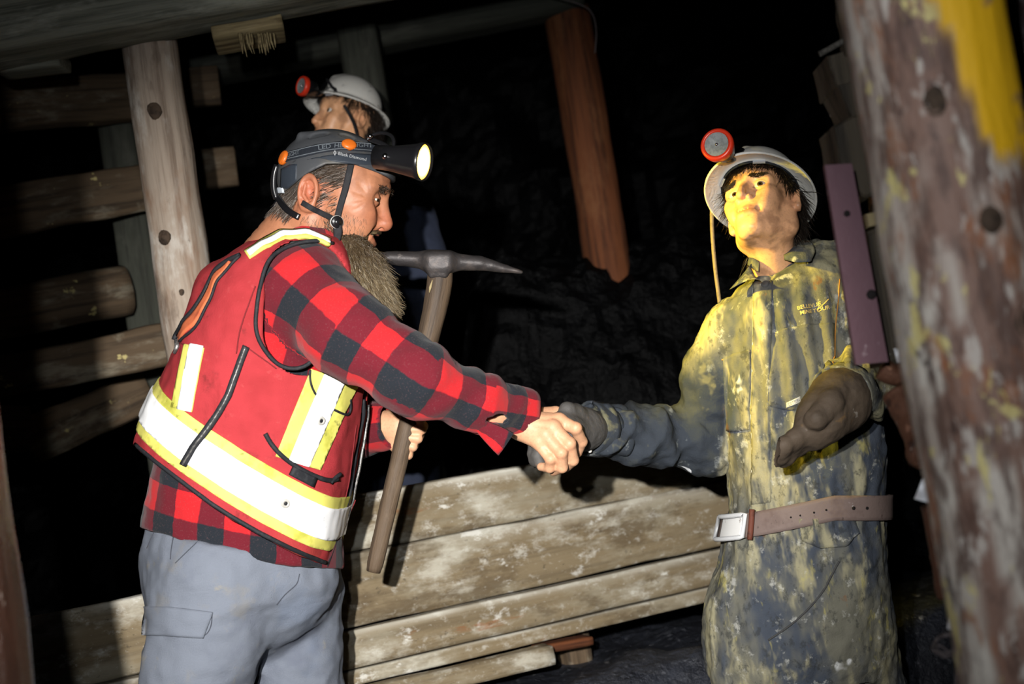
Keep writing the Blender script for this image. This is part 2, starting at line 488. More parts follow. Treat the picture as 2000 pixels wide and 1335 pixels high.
M['steel_purple'] = layered('primer_painted_steel', srgb(100, 72, 80), [(9, 0.5, 0.7, srgb(86, 60, 66), 0.8), (28, 0.63, 0.72, srgb(176, 160, 164), 0.6)],
                            rough=0.55, bump=(60, 0.25, 0.003), metal=0.1)
M['rust'] = layered('rusty_iron', srgb(94, 62, 46), [(22, 0.48, 0.62, srgb(50, 34, 28), 0.9), (40, 0.60, 0.7, srgb(150, 110, 88), 0.7), (60, 0.66, 0.72, srgb(190, 175, 165), 0.5)],
                    rough=0.7, bump=(70, 0.7, 0.004), metal=0.2)
M['paper'] = layered('white_paper_tag', (0.78, 0.79, 0.82), [(30, 0.6, 0.75, (0.5, 0.5, 0.52), 0.4)], rough=0.6)
M['wire'] = layered('dull_wire', (0.12, 0.1, 0.1), rough=0.5, metal=0.4)
M['rope'] = layered('grey_rope', (0.11, 0.10, 0.085), [(160, 0.45, 0.6, (0.03, 0.026, 0.022), 0.8)], rough=0.9)

# ---------------------------------------------------------------- the mine
def rel_mesh(name, V, F, mat, base, **kw): return mk_mesh(name, V, F, mat, world=True, base=base, **kw)
def structure(name, V, F, mat, smooth=False):
    V = np.asarray(V, float); base = V.mean(0)
    o = bpy.data.objects.new(name, rel_mesh(name, V, F, mat, base, smooth=smooth)); COL.objects.link(o)
    o.location = tuple(base); o['kind'] = 'structure'; o['_b'] = [float(v) for v in base]
    return o
def sheet(fn, u0, u1, v0, v1, nu, nv, flip=False):
    u, v = np.meshgrid(np.linspace(u0, u1, nu), np.linspace(v0, v1, nv), indexing='ij')
    V = fn(u.ravel(), v.ravel())
    i = np.arange(nu * nv).reshape(nu, nv)
    F = np.stack([i[:-1, :-1], i[1:, :-1], i[1:, 1:], i[:-1, 1:]], -1).reshape(-1, 4)
    return V, F[:, ::-1] if flip else F
def rocky(P, n, amp, seed):
    q = P * 1.0
    d = fbm(q, 1.6, 3, seed) * amp + np.abs(noise(q, 5.5, seed + 5)) * amp * 0.5 + np.abs(noise(q, 13, seed + 6)) * amp * 0.22
    return P + np.asarray(n) * d[:, None]
BANK0, BANK1 = 3.02, 3.2
def ground_z(x, y):
    b = sstep(BANK0, BANK1, y - 0.42 * (x - (-0.3)) * 0.55)
    return b * 0.56
def f_floor(x, y):
    z = ground_z(x, y)
    P = np.stack([x, y, z], 1)
    amp = 0.014 + 0.03 * sstep(0.02, 0.3, z)
    return P + np.array([0, 0, 1.0]) * ((fbm(P, 5, 3, 2) - 0.55) * amp + np.abs(noise(P, 24, 9)) * amp * 0.5)[:, None]
structure('floor', *sheet(f_floor, -3.2, 3.2, 0.2, 6.6, 230, 230), M['coal_floor'], True)
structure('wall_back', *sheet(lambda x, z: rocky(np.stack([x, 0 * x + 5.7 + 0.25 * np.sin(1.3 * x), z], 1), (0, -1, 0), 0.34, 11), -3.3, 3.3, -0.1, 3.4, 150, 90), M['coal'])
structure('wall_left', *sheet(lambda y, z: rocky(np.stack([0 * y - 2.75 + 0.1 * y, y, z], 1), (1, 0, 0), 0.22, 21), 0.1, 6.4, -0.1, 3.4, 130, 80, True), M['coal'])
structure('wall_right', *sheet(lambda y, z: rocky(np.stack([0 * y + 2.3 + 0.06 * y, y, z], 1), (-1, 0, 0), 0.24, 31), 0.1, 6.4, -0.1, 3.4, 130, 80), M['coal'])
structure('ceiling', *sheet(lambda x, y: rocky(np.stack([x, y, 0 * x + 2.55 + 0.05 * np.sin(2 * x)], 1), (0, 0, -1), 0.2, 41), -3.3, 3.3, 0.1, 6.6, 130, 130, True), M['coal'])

def timber_mesh(A, B, w, t, up, seed=0, ex=8.0, rough=0.004, nseg=None, taper=1.0, m=28, bow=0.0):
    """sawn (ex large) or round (ex = 2) timber from A to B; w across 'up', t across the other way"""
    A = np.asarray(A, float); B = np.asarray(B, float); L = np.linalg.norm(B - A); a = (B - A) / L
    u = np.asarray(up, float); u = unit(u - (u @ a) * a); v = np.cross(a, u)
    nseg = nseg or int(max(10, min(90, L / 0.025)))
    ang = np.linspace(0, 2 * np.pi, m, endpoint=False) + np.pi / m
    c, s = np.cos(ang), np.sin(ang)
    k = (np.abs(c) ** ex + np.abs(s) ** ex) ** (-1.0 / ex)
    ring = np.stack([c * k, s * k], 1)
    S = np.linspace(0, 1, nseg); pts = []; tc = []
    for q in S:
        sc_ = lerp(1.0, taper, q)
        x = np.full(m, q * L)
        loc = np.stack([x, ring[:, 0] * w / 2 * sc_, ring[:, 1] * t / 2 * sc_], 1)
        nz = (noise(loc * [3, 16, 16], 1.0, seed) * 0.9 + noise(loc * [2, 70, 70], 1.0, seed + 3) * 0.55 + noise(loc * 9, 1.0, seed + 4) * 0.6)
        r = 1 + rough * nz / max(min(w, t) / 2, 0.01)
        loc[:, 1:] *= r[:, None]
        b = bow * 4 * q * (1 - q)
        pts.append(A + a * loc[:, :1] + u * (loc[:, 1:2] + b) + v * loc[:, 2:3]); tc.append(loc)
    # rounded, slightly ragged ends
    V = list(pts); T = list(tc)
    e0 = pts[0].mean(0) + (pts[0] - pts[0].mean(0)) * 0.82 - a * 0.002; e1 = pts[-1].mean(0) + (pts[-1] - pts[-1].mean(0)) * 0.82 + a * 0.002
    V = [e0] + V + [e1]; T = [tc[0]] + T + [tc[-1]]
    V = np.concatenate(V); T = np.concatenate(T) + seed * 1.37
    n = nseg + 2
    F = [(i * m + j, i * m + (j + 1) % m, (i + 1) * m + (j + 1) % m, (i + 1) * m + j) for i in range(n - 1) for j in range(m)]
    F.append(tuple(range(m))[::-1]); F.append(tuple(range((n - 1) * m, n * m)))
    return V, F, T
def knots(A, B, w, t, up, spots, seed):
    """dark knots: (along, angle, size) low domes sunk into the timber"""
    A = np.asarray(A, float); B = np.asarray(B, float); L = np.linalg.norm(B - A); a = (B - A) / L
    u = np.asarray(up, float); u = unit(u - (u @ a) * a); v = np.cross(a, u); out = []
    for s, ang, r in spots:
        n = math.cos(ang) * u + math.sin(ang) * v
        c = A + a * s * L + (math.cos(ang) * w / 2) * u + (math.sin(ang) * t / 2) * v
        R = np.stack([n, a, np.cross(n, a)], 1)
        V, F = lathe([(0.001, 0.004), (r * 0.45, 0.0045), (r * 0.6, 0.0015), (r * 0.8, 0.0035), (r, -0.001), (r * 1.02, -0.01), (0.001, -0.012)], c, R, 14)
        d_ = V - c; V = c + d_ * (1 + 0.5 * noise(V, 0.8 / r, seed))[:, None] + a * ((d_ @ a) * 0.35)[:, None]
        out.append((V, F))
    return out
M['knot'] = layered('dark_knot', srgb(72, 58, 46), [(60, 0.45, 0.65, srgb(38, 30, 24), 0.9)], rough=0.8, bump=(90, 0.5, 0.003))
_tid = [0]
def timber(name, A, B, w, t, up, mat, label, cat, ex=8.0, rough=0.004, taper=1.0, group=None, knot=(), parent=None, bow=0.0, m=28):
    _tid[0] += 1; sd = _tid[0]
    V, F, T = timber_mesh(A, B, w, t, up, sd, ex, rough, None, taper, m, bow)
    if parent is None:
        base = V[V[:, 2].argmin()]
        base = np.array([V[:, 0].mean(), V[:, 1].mean(), V[:, 2].min()])
        o = root(name, base, label, cat, group, rel_mesh(name, V, F, mat, base, attrs={'tc': T, 'col': np.tile(np.array(srgb(122, 108, 84)), (len(V), 1))}))
    else:
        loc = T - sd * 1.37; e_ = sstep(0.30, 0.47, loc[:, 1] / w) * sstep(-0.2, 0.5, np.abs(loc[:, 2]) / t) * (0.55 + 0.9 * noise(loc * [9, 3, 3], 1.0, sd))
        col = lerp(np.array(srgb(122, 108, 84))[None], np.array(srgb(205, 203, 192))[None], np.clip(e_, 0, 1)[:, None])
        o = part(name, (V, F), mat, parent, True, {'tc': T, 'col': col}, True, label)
    for VF in knots(A, B, w, t, up, knot, sd): part('knot', VF, M['knot'], o, world=True)
    return o
def down_to(px, py, d, z):
    """the point straight below pixel (px, py) at distance d, at height z"""
    p = W(px, py, d); return np.array([p[0], p[1], z])
VIEW = np.array([0, -1.0, 0.0])
Z = np.array([0, 0, 1.0])

# overhead cap and left post
timber('cap_beam', W(-260, 66, 3.12), W(1010, -160, 3.30), 0.23, 0.2, Z, M['wood_grey'],
       'massive grey-green squared cap beam running over the pale round post', 'beam', ex=9, rough=0.006)
pt = W(291, 78, 3.30)
timber('round_post', down_to(291, 82, 3.30, 0.0), pt + Z * 0.0, 0.124, 0.124, VIEW, M['post_pale'],
       'pale bare wooden post under the cap beam at left', 'post', ex=2.4, rough=0.006,
       knot=[(0.915, 0.05, 0.017), (0.78, -0.25, 0.014), (0.72, 0.1, 0.006), (0.60, 0.35, 0.008)])
# lagging behind the post: planks and logs one above another
LAG = [
    ('lagging_plank', (-140, 212, 3.62), (262, 190, 3.95), 0.135, 0.06, 8, 'wood_dim', 'uppermost wide dark lagging plank left of the pale post'),
    ('lagging_plank', (-140, 440, 3.55), (285, 366, 3.85), 0.125, 0.06, 8, 'wood_dim', 'dark lagging plank speckled with yellow mould, left of the pale post'),
    ('lagging_log', (-140, 640, 3.60), (245, 566, 3.90), 0.135, 0.12, 2.2, 'wood_dim', 'round grey log in the lagging left of the pale post'),
    ('lagging_plank', (-140, 762, 3.36), (330, 672, 3.62), 0.105, 0.06, 8, 'wood_dim', 'brown lagging plank just above the orange-vested man\'s elbow height at left'),
    ('lagging_plank', (50, 868, 3.69), (285, 760, 3.885), 0.115, 0.05, 8, 'wood_dim', 'lowest tilted lagging plank, behind the man\'s back'),
]
for k, (nm, a, b, w_, t_, ex, mt, lb) in enumerate(LAG):
    if 'elbow' in lb: lb = 'reddish-brown lagging plank, second from the bottom, left of the pale post'
    timber(nm, W(*a), W(*b), w_, t_, Z, M[mt], lb, 'log' if 'log' in nm else 'plank', ex=ex, rough=0.007, group='lagging behind the left post')
timber('block_end', W(-60, 838, 3.36), W(48, 838, 3.44), 0.11, 0.09, Z, M['wood_dim'], 'short squared timber end at the left edge below the lagging', 'timber', ex=8)
timber('squared_post', down_to(253, 300, 4.02, 0.0), W(212, 120, 4.02) * [1, 1, 0] + Z * 2.2, 0.085, 0.1, VIEW, M['wood_post_dark'],
       'dark grey squared post behind the lagging planks', 'post', ex=9)
timber('plank_end', W(225, 184, 4.085), W(428, 166, 4.12), 0.115, 0.05, Z, M['wood_dim'], 'short plank end to the right of the pale post, near the beam', 'plank', ex=9)
timber('plank_end', W(245, 352, 4.085), W(462, 326, 4.11), 0.115, 0.05, Z, M['wood_dim'], 'mouldy plank end sticking out right of the pale post, halfway up', 'plank', ex=9)
timber('wedge_block', W(5, 136, 3.25), W(126, 122, 3.25), 0.035, 0.1, Z, M['wood_grey'], 'thin wooden wedge tucked under the cap beam at far left', 'wedge', ex=6)
sp = timber('split_board', W(420, 80, 3.27), W(553, 57, 3.29), 0.034, 0.15, Z, M['wood_frayed'], 'pale broken board with a splintered end behind the cap beam', 'board', ex=6, rough=0.008)
rg = np.random.RandomState(5); fr = []
for k in range(26):
    p = W(468 + 70 * rg.rand(), 80 + 4 * rg.rand(), 3.20 + 0.05 * rg.rand())
    fr.append(tube(np.array([p + Z * 0.02, p, p - Z * (0.008 + 0.02 * rg.rand()) + rg.randn(3) * 0.003]), [0.003, 0.0025, 0.0006], 4))
part('splinter_fringe', merge(*fr), M['wood_frayed'], sp, world=True, kind='stuff', attrs={'tc': np.concatenate([f[0] for f in fr])})
timber('back_beam', W(330, 128, 4.3), W(1120, -20, 4.6), 0.16, 0.16, Z, M['wood_post_dark'], 'dark beam receding behind the white-helmeted figure at the top', 'beam', ex=8)
timber('grey_post', down_to(699, 58, 4.25, 0.0), W(699, 58, 4.25), 0.125, 0.12, VIEW, M['wood_post_dark'],
       'grey post standing behind the small white helmet', 'post', ex=6)
q = W(1108, 20, 4.6)
timber('orange_post', np.array([q[0] + 0.0, q[1], 0.56]), q, 0.15, 0.15, VIEW, M['wood_orange'], 'orange-brown round post in the dark middle background', 'post', ex=2.2, rough=0.008)
# thin wire hanging from the roof
wv = tube(smooth_line([W(1075, -8, 4.3), W(1130, 6, 4.3), W(1158, 22, 4.3), W(1166, 60, 4.3), W(1162, 104, 4.3)], 40), 0.0022, 6)
b0 = wv[0].mean(0); root('hanging_wire', b0, 'thin dark wire hanging from the roof beside the orange-brown post', 'wire', None, rel_mesh('hanging_wire', wv[0], wv[1], M['wire'], b0))

# plank barrier behind the handshake
def on_barrier(px, py):
    """where the sight line meets the barrier's upright plane"""
    A = W(730, 1322, 3.2); B = W(1380, 1160, 3.62); e = unit((B - A) * [1, 1, 0]); n = np.array([e[1], -e[0], 0])
    d = W(px, py, 1.0) - CAM; t = ((A - CAM) @ n) / (d @ n); return CAM + d * t, e, n
pA, eB, nB = on_barrier(730, 1322); pB, _, _ = on_barrier(1380, 1160)
if nB[1] > 0: nB = -nB
zt = [on_barrier(900, y)[0][2] for y in (928, 1038, 1178, 1252, 1286)]
xs0 = -1.25
bar = root('plank_barrier', pA * [1, 1, 0] + Z * 0.5, 'low barrier of weathered, mould-spotted planks behind the handshake', 'barrier')
for k in range(4):
    h_ = zt[k] - zt[k + 1]; zc = (zt[k] + zt[k + 1]) / 2
    off = nB * (0.006 * k + (0.010 if k == 2 else 0))
    A = pA * [1, 1, 0] + eB * (-0.22 if k == 0 else -0.76 - 0.03 * k) + Z * zc + off; B = pA * [1, 1, 0] + eB * (1.16 + 0.02 * ((k * 7) % 3)) + Z * (zc + (0.004 if k == 1 else 0)) + off
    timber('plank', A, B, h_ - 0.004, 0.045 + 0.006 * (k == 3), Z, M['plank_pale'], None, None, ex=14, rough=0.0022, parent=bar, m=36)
for s in (-0.15, 0.55, 1.05):
    c = pA * [1, 1, 0] + eB * s - nB * 0.07
    timber('barrier_stake', c + Z * 0.45, c + Z * (zt[0] - 0.02), 0.07, 0.07, eB, M['wood_dim'], None, None, parent=bar)
A, _, _ = on_barrier(610, 1372); B, _, _ = on_barrier(1042, 1272)
timber('loose_plank', A + nB * 0.075, B + nB * 0.075, 0.046, 0.06, Z, M['plank_pale'], 'short weathered plank lying on the coal under the barrier', 'plank', ex=8)
A, _, _ = on_barrier(1040, 1266); B, _, _ = on_barrier(1140, 1248)
timber('loose_batten', A + nB * 0.02, B + nB * 0.02, 0.022, 0.05, Z, M['wood_orange'], 'small rusty-brown batten under the barrier planks', 'batten', ex=6)
q = W(56, 1335, 1.62) - RIGHT * 0.068
timber('wet_post', np.array([q[0], q[1], 0.0]), np.array([q[0] + 0.015, q[1], 2.5]), 0.13, 0.13, VIEW, M['post_wet'], 'wet dark post standing close by at the lower left corner', 'post', ex=2, rough=0.008)
# coal heap that rises behind the barrier
def f_heap(x, y):
    z = 0.5 + 1.12 * sstep(3.98, 4.5, y - 0.10 * np.maximum(x, 0)) * sstep(-0.42, -0.05, x) 
    P = np.stack([x, y, z], 1)
    return P + np.array([0, -0.5, 1.0]) * (fbm(P, 4, 3, 3) * 0.07 + np.abs(noise(P, 14, 9)) * 0.05)[:, None]
V, F = sheet(f_heap, -0.45, 2.3, 3.9, 4.95, 120, 60)
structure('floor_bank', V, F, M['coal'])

# ---- right foreground: leaning peeled post with yellow paint
A, B = W(2085, 1700, 1.5), W(1782, -90, 1.5)
Vp, Fp, Tp = timber_mesh(A, B, 0.158, 0.158, VIEW, 77, 2.2, 0.009, 120, 1.0, 48)
ax = unit(B - A); rel = (Vp - A); along = rel @ ax
uu = unit(VIEW - (VIEW @ ax) * ax); vv = np.cross(ax, uu)
th = np.arctan2(rel @ vv, rel @ uu)                       # angle from the side facing the viewer
sgn = 1 if (vv @ RIGHT) > 0 else -1
th = th * sgn
nse = fbm(Tp * [7, 20, 20], 1.0, 3, 5)
ylo = W(1880, 350, 1.5); yal = (ylo - A) @ ax
al0 = (W(1790, 0, 1.5) - A) @ ax
th0 = -0.22 + 0.50 * (al0 - along) / (al0 - yal)
band = sstep(-0.03, 0.05, th - th0 + 0.16 * nse) * sstep(1.65, 1.5, th + 0.1 * nse) * sstep(yal - 0.02, yal + 0.02, along + 0.05 * nse)
chip = 1 - sstep(0.34, 0.5, fbm(Tp * [22, 50, 50], 1.0, 3, 8))
band = band * chip
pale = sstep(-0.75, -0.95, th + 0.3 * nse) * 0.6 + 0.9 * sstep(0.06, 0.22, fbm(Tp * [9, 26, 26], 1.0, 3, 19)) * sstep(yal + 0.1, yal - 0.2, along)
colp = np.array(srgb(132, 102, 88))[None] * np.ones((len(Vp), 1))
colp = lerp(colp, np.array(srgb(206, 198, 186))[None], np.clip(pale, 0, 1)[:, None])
colp = lerp(colp, np.array(srgb(240, 186, 22))[None], band[:, None])
base = A
M['post_near2'] = M['post_near']
# yellow paint stays on top of the stains: stains fade out where the paint is
t_ = NT('yellow_painted_peeling_post'); cc = t_.coord('tc'); a_ = t_.new('ShaderNodeAttribute', attribute_name='col').outputs['Color']
msk = t_.new('ShaderNodeSeparateColor'); t_.link(t_.new('ShaderNodeAttribute', attribute_name='colmask').outputs['Color'], msk.inputs[0])
inv = t_.math('SUBTRACT', 1.0, msk.outputs[0]); col = a_
for k, (s_, lo, hi, c_, st) in enumerate([((12, 50, 50), 0.44, 0.62, srgb(82, 58, 48), 0.85), ((12, 34, 34), 0.54, 0.62, srgb(202, 194, 184), 0.8),
        ((14, 28, 28), 0.58, 0.64, srgb(214, 200, 130), 0.85), ((7, 24, 24), 0.56, 0.68, srgb(146, 86, 44), 0.8), ((18, 36, 36), 0.62, 0.70, srgb(54, 38, 34), 0.8)]):
    col = t_.mix(t_.math('MULTIPLY', t_.ramp(t_.noise(cc, s_, 5, 0.65, 0.3, (3.3 * k,) * 3), lo, hi, 0, st), inv), col, c_)
t_.color(col); t_.rough(0.6); t_.bump(t_.noise(cc, (10, 50, 50), 6, 0.7), 0.5, 0.008)
np_ = root('painted_post', base, 'thick peeling post with a yellow painted band in the right foreground', 'post', None,
           rel_mesh('painted_post', Vp, Fp, t_.m, base, attrs={'tc': Tp, 'col': colp, 'colmask': np.repeat(band[:, None], 3, 1)}))
for VF in knots(A, B, 0.158, 0.158, VIEW, [(0.595, 0.35 * sgn, 0.017), (0.83, -0.35 * sgn, 0.013), (0.365, 0.05 * sgn, 0.017), (0.70, 0.1 * sgn, 0.012)], 3):
    part('knot', VF, M['knot'], np_, world=True)
timber('brown_post', W(2060, 700, 1.9), W(1965, -60, 1.9), 0.11, 0.11, VIEW, M['post_wet'], 'brown post edge behind the yellow-painted post at the right border', 'post', ex=2.3)

# ---- crib of blocks, iron and tags hung beside the right post
def blk(name, poly, d, th_, mat, label, cat, rough=0.003):
    """a chunky prism whose visible outline is poly (pixels at distance d), th_ deep"""
    P = densify(np.array(list(poly) + [poly[0]], float), 49)[:-1]
    c2 = P.mean(0); rings = []
    tcs = []
    for dz, sc_ in ((0.0, 0.93), (0.004, 1.0), (th_ * 0.35, 1.0), (th_ * 0.7, 1.0), (th_ - 0.004, 1.0), (th_, 0.93)):
        q = c2 + (P - c2) * sc_
        R_ = np.array([W(x, y, d + 0.0) + np.array([0, 1, 0]) * dz for x, y in q])
        R_ = R_ + (noise(R_, 30, 3) * rough)[:, None] * np.array([1, 0.3, 1]); rings.append(R_)
    V = np.concatenate(rings); m = 48; n = len(rings)
    F = [(i * m + j, i * m + (j + 1) % m, (i + 1) * m + (j + 1) % m, (i + 1) * m + j) for i in range(n - 1) for j in range(m)]
    F.append(tuple(range(m))[::-1]); F.append(tuple(range((n - 1) * m, n * m)))
    bs = V.mean(0) * [1, 1, 0] + Z * V[:, 2].min()
    T = (V - bs)[:, [2, 0, 1]]
    return root(name, bs, label, cat, None, rel_mesh(name, V, F, mat, bs, smooth=False, attrs={'tc': T}))
blk('crib_block', [(1616, 108), (1690, 86), (1700, 150), (1632, 172)], 2.05, 0.11, M['wood_black'], 'uppermost dark wood block wedged beside the yellow-painted post', 'block')
blk('crib_block', [(1634, 166), (1704, 146), (1712, 250), (1668, 240)], 2.05, 0.1, M['wood_black'], 'tapering dark wood block below the topmost block by the painted post', 'block')
blk('crib_block', [(1627, 246), (1672, 222), (1712, 232), (1722, 372), (1692, 388), (1646, 356)], 2.03, 0.1, M['wood_black'], 'squared sooty wood block directly above the purple steel bar', 'block')
blk('crib_block', [(1692, 120), (1735, 105), (1800, 520), (1745, 560), (1722, 400)], 2.16, 0.08, M['coal'], 'dark splintered timber behind the stacked blocks', 'timber', 0.008)
blk('crib_block', [(1693, 452), (1752, 430), (1796, 700), (1728, 716)], 2.02, 0.09, M['wood_black'], 'grey-brown wood block hanging behind the purple steel bar', 'block')
blk('wood_chip', [(1690, 418), (1738, 406), (1744, 432), (1694, 446)], 2.0, 0.06, M['wood_frayed'], 'small chip lit yellow on top of the grey-brown block', 'chip')
blk('yellow_tag', [(1729, 372), (1744, 382), (1748, 416), (1733, 410)], 1.99, 0.01, layered('yellow_paint', srgb(230, 180, 20), rough=0.5), 'small bright yellow strip beside the painted post', 'tag', 0.0005)
q = W(1832, 667, 2.29)                      # unseen upright put in to carry the blocks and irons, behind the painted post
Vq, Fq, Tq = timber_mesh(np.array([q[0], q[1], 0.0]), np.array([q[0], q[1], 2.5]), 0.10, 0.10, VIEW, 91, 4, 0.005)
bq = Vq.mean(0); oq = bpy.data.objects.new('hidden_backing_post', rel_mesh('hidden_backing_post', Vq, Fq, M['wood_black'], bq, attrs={'tc': Tq})); COL.objects.link(oq); oq.location = tuple(bq); oq['kind'] = 'structure'
# flat purple steel bar with bolt holes
C0, C1, C2, C3 = (1611, 322), (1664, 319), (1735, 706), (1672, 712)
g = lambda u, v: W(*(lerp(lerp(np.array(C0, float), np.array(C1, float), u), lerp(np.array(C3, float), np.array(C2, float), u), v)), 1.93)
fr_ = np.array([[g(u, v) for v in np.linspace(0, 1, 24)] for u in np.linspace(0, 1, 6)])
V, F = grid_slab(fr_, fr_ + np.array([0, 0.012, 0])); b_ = V.mean(0) * [1, 1, 0] + Z * V[:, 2].min()
sb = root('steel_bar', b_, 'flat purplish primer-painted steel bar hanging in front of the mannequin\'s shoulder', 'bar', None, rel_mesh('steel_bar', V, F, M['steel_purple'], b_, smooth=False))
M['hole'] = layered('bolt_hole_shadow', (0.01, 0.008, 0.008), rough=0.9)
for (hx, hy, hr) in ((1654, 417, 0.0045), (1702, 575, 0.007)):
    part('bolt', lathe([(0.0005, 0.003), (hr * 0.8, 0.003), (hr, 0.001), (hr, -0.006)], W(hx, hy, 1.93), np.stack([VIEW, _X, Z], 1), 14), M['hole'], sb, world=True)  # near-black disc painted as the shade inside a bolt hole
# rusty pipes
def pipe(name, pts, r, mat, label, cat, hollow=False):
    P = smooth_line([W(*p) for p in pts], 36)
    V, F = tube(P, r * (1 + 0.12 * noise(P, 50, 4)), 16)
    V = V + (noise(V, 90, 6) * r * 0.12)[:, None] * unit([0.3, -1, 0.2])
    bs = V.mean(0) * [1, 1, 0] + Z * V[:, 2].min()
    o = root(name, bs, label, cat, None, rel_mesh(name, V, F, mat, bs))
    return o
o = pipe('rusty_pipe', [(1752, 768, 1.95), (1775, 810, 1.93), (1800, 862, 1.90), (1806, 900, 1.88)], 0.021, M['rust'], 'short rusty pipe with an open end left of the painted post', 'pipe')
part('pipe_mouth', lathe([(0.008, 0.0), (0.018, 0.0), (0.024, -0.003), (0.024, -0.014), (0.02, -0.018)], W(1806, 884, 1.87) + VIEW * 0.012, np.stack([unit([0.25, -1, -0.3]), unit([1, 0.25, 0]), np.cross(unit([0.25, -1, -0.3]), unit([1, 0.25, 0]))], 1), 20), M['rust'], o, world=True)
part('pipe_bore', lathe([(0.0005, 0.001), (0.0105, 0.001), (0.0105, -0.004)], W(1806, 884, 1.87) + VIEW * 0.0135, np.stack([unit([0.25, -1, -0.3]), unit([1, 0.25, 0]), np.cross(unit([0.25, -1, -0.3]), unit([1, 0.25, 0]))], 1), 16), M['hole'], o, world=True)
pipe('rusty_bar', [(1822, 985, 1.9), (1838, 1060, 1.9), (1852, 1150, 1.9), (1856, 1162, 1.9)], 0.017, M['rust'], 'lower rusty iron bar hanging left of the painted post', 'bar')
pipe('rusty_bolt', [(1722, 720, 2.0), (1746, 734, 2.0), (1766, 728, 2.0)], 0.016, M['rust'], 'rusty bolt head poking out under the grey-brown block', 'bolt')
for k, (poly, d, lb) in enumerate([
    ([(1800, 938), (1814, 918), (1822, 984), (1786, 974)], 1.82, 'white paper tag fluttering below the open rusty pipe'),
    ([(1855, 1160), (1888, 1178), (1876, 1234), (1850, 1228)], 1.75, 'torn white paper tag below the lower rusty bar'),
    ([(1746, 680), (1760, 682), (1770, 706), (1752, 708)], 1.96, 'tiny white tag at the foot of the grey-brown block'),
    ([(1786, 764), (1792, 764), (1812, 800), (1806, 802)], 1.85, 'sliver of white tag above the open rusty pipe')]):
    P4 = [np.array(p, float) for p in poly]
    gr = np.array([[W(*lerp(lerp(P4[0], P4[1], u), lerp(P4[3], P4[2], u), v), d + 0.012 * math.sin(3 * v + 2 * u)) for v in np.linspace(0, 1, 8)] for u in np.linspace(0, 1, 5)])
    V, F = grid_slab(gr, gr + np.array([0, 0.0012, 0])); bs = V.mean(0) * [1, 1, 0] + Z * V[:, 2].min()
    root('paper_tag', bs, lb, 'tag', None, rel_mesh('paper_tag', V, F, M['paper'], bs))
rr = np.random.RandomState(3)
loop = [W(1880 + 6 * rr.randn(), 1225, 1.74)]
for k in range(26):
    a = k * 0.9; loop.append(W(1850 + 24 * math.cos(a) + 4 * rr.randn(), 1254 + 22 * math.sin(a) + k * 0.4, 1.74 + 0.006 * rr.randn()))
loop += [W(1870, 1290, 1.74), W(1866, 1330, 1.74), W(1868, 1360, 1.74)]
V, F = tube(smooth_line(loop, 170), 0.0013, 5); bs = V.mean(0) * [1, 1, 0] + Z * V[:, 2].min()
root('wire_coil', bs, 'tangled thin wire below the torn paper tag at lower right', 'wire', None, rel_mesh('wire_coil', V, F, M['wire'], bs))
V, F = tube(smooth_line([W(1600, 106, 2.05), W(1626, 92, 2.05), W(1654, 76, 2.05), W(1665, 70, 2.08)], 24), 0.0042, 8); bs = V.mean(0) * [1, 1, 0] + Z * V[:, 2].min()
root('rope_end', bs, 'frayed rope end sticking out above the topmost dark block', 'rope', None, rel_mesh('rope_end', V, F, M['rope'], bs))
blk('bark_slab', [(1648, -30), (1672, -30), (1690, 60), (1700, 105), (1664, 92)], 2.0, 0.07, M['wood_black'], 'rough bark edge above the rope end at the top right', 'bark', 0.008)

# ---------------------------------------------------------------- people: shared builders
def loft(rows, d0, n=2.0, zc=0.0):
    """body solid from a table of (pixel row, left, right, half depth[, centre depth offset]) at distance d0"""
    T = np.array([tuple(r) + (0.0,) * (5 - len(r)) for r in rows], float)
    y = -(T[:, 0] - 667.5) / FPX * d0; xl = (T[:, 1] - 1000) / FPX * d0; xr = (T[:, 2] - 1000) / FPX * d0
    o = np.argsort(y); y, xl, xr, hb, zo = y[o], xl[o], xr[o], T[o, 3], T[o, 4]
    yy = np.linspace(y[0], y[-1], 160)
    def sm(a):
        v = np.interp(yy, y, a); k = np.ones(13) / 13
        return np.convolve(np.concatenate([np.full(6, v[0]), v, np.full(6, v[-1])]), k, 'valid')
    XC, XA, ZB, ZO = sm((xl + xr) / 2), sm((xr - xl) / 2), sm(hb), sm(zo)
    def f(p):
        t = p[:, 1]
        xc, a, b, zo_ = (np.interp(t, yy, v) for v in (XC, XA, ZB, ZO))
        u = np.abs(p[:, 0] - xc) / a; w = np.abs(p[:, 2] + d0 - zc - zo_) / b
        k0 = (u ** n + w ** n) ** (1.0 / n) + 1e-9
        k1 = np.sqrt((u / a) ** 2 + (w / b) ** 2) + 1e-9
        d = np.where(k0 > 1e-3, k0 * (k0 - 1) / k1, -np.minimum(a, b))
        d = np.maximum(d, -np.minimum(a, b))
        return np.maximum(d, np.maximum(yy[0] - t, t - yy[-1]))
    return f

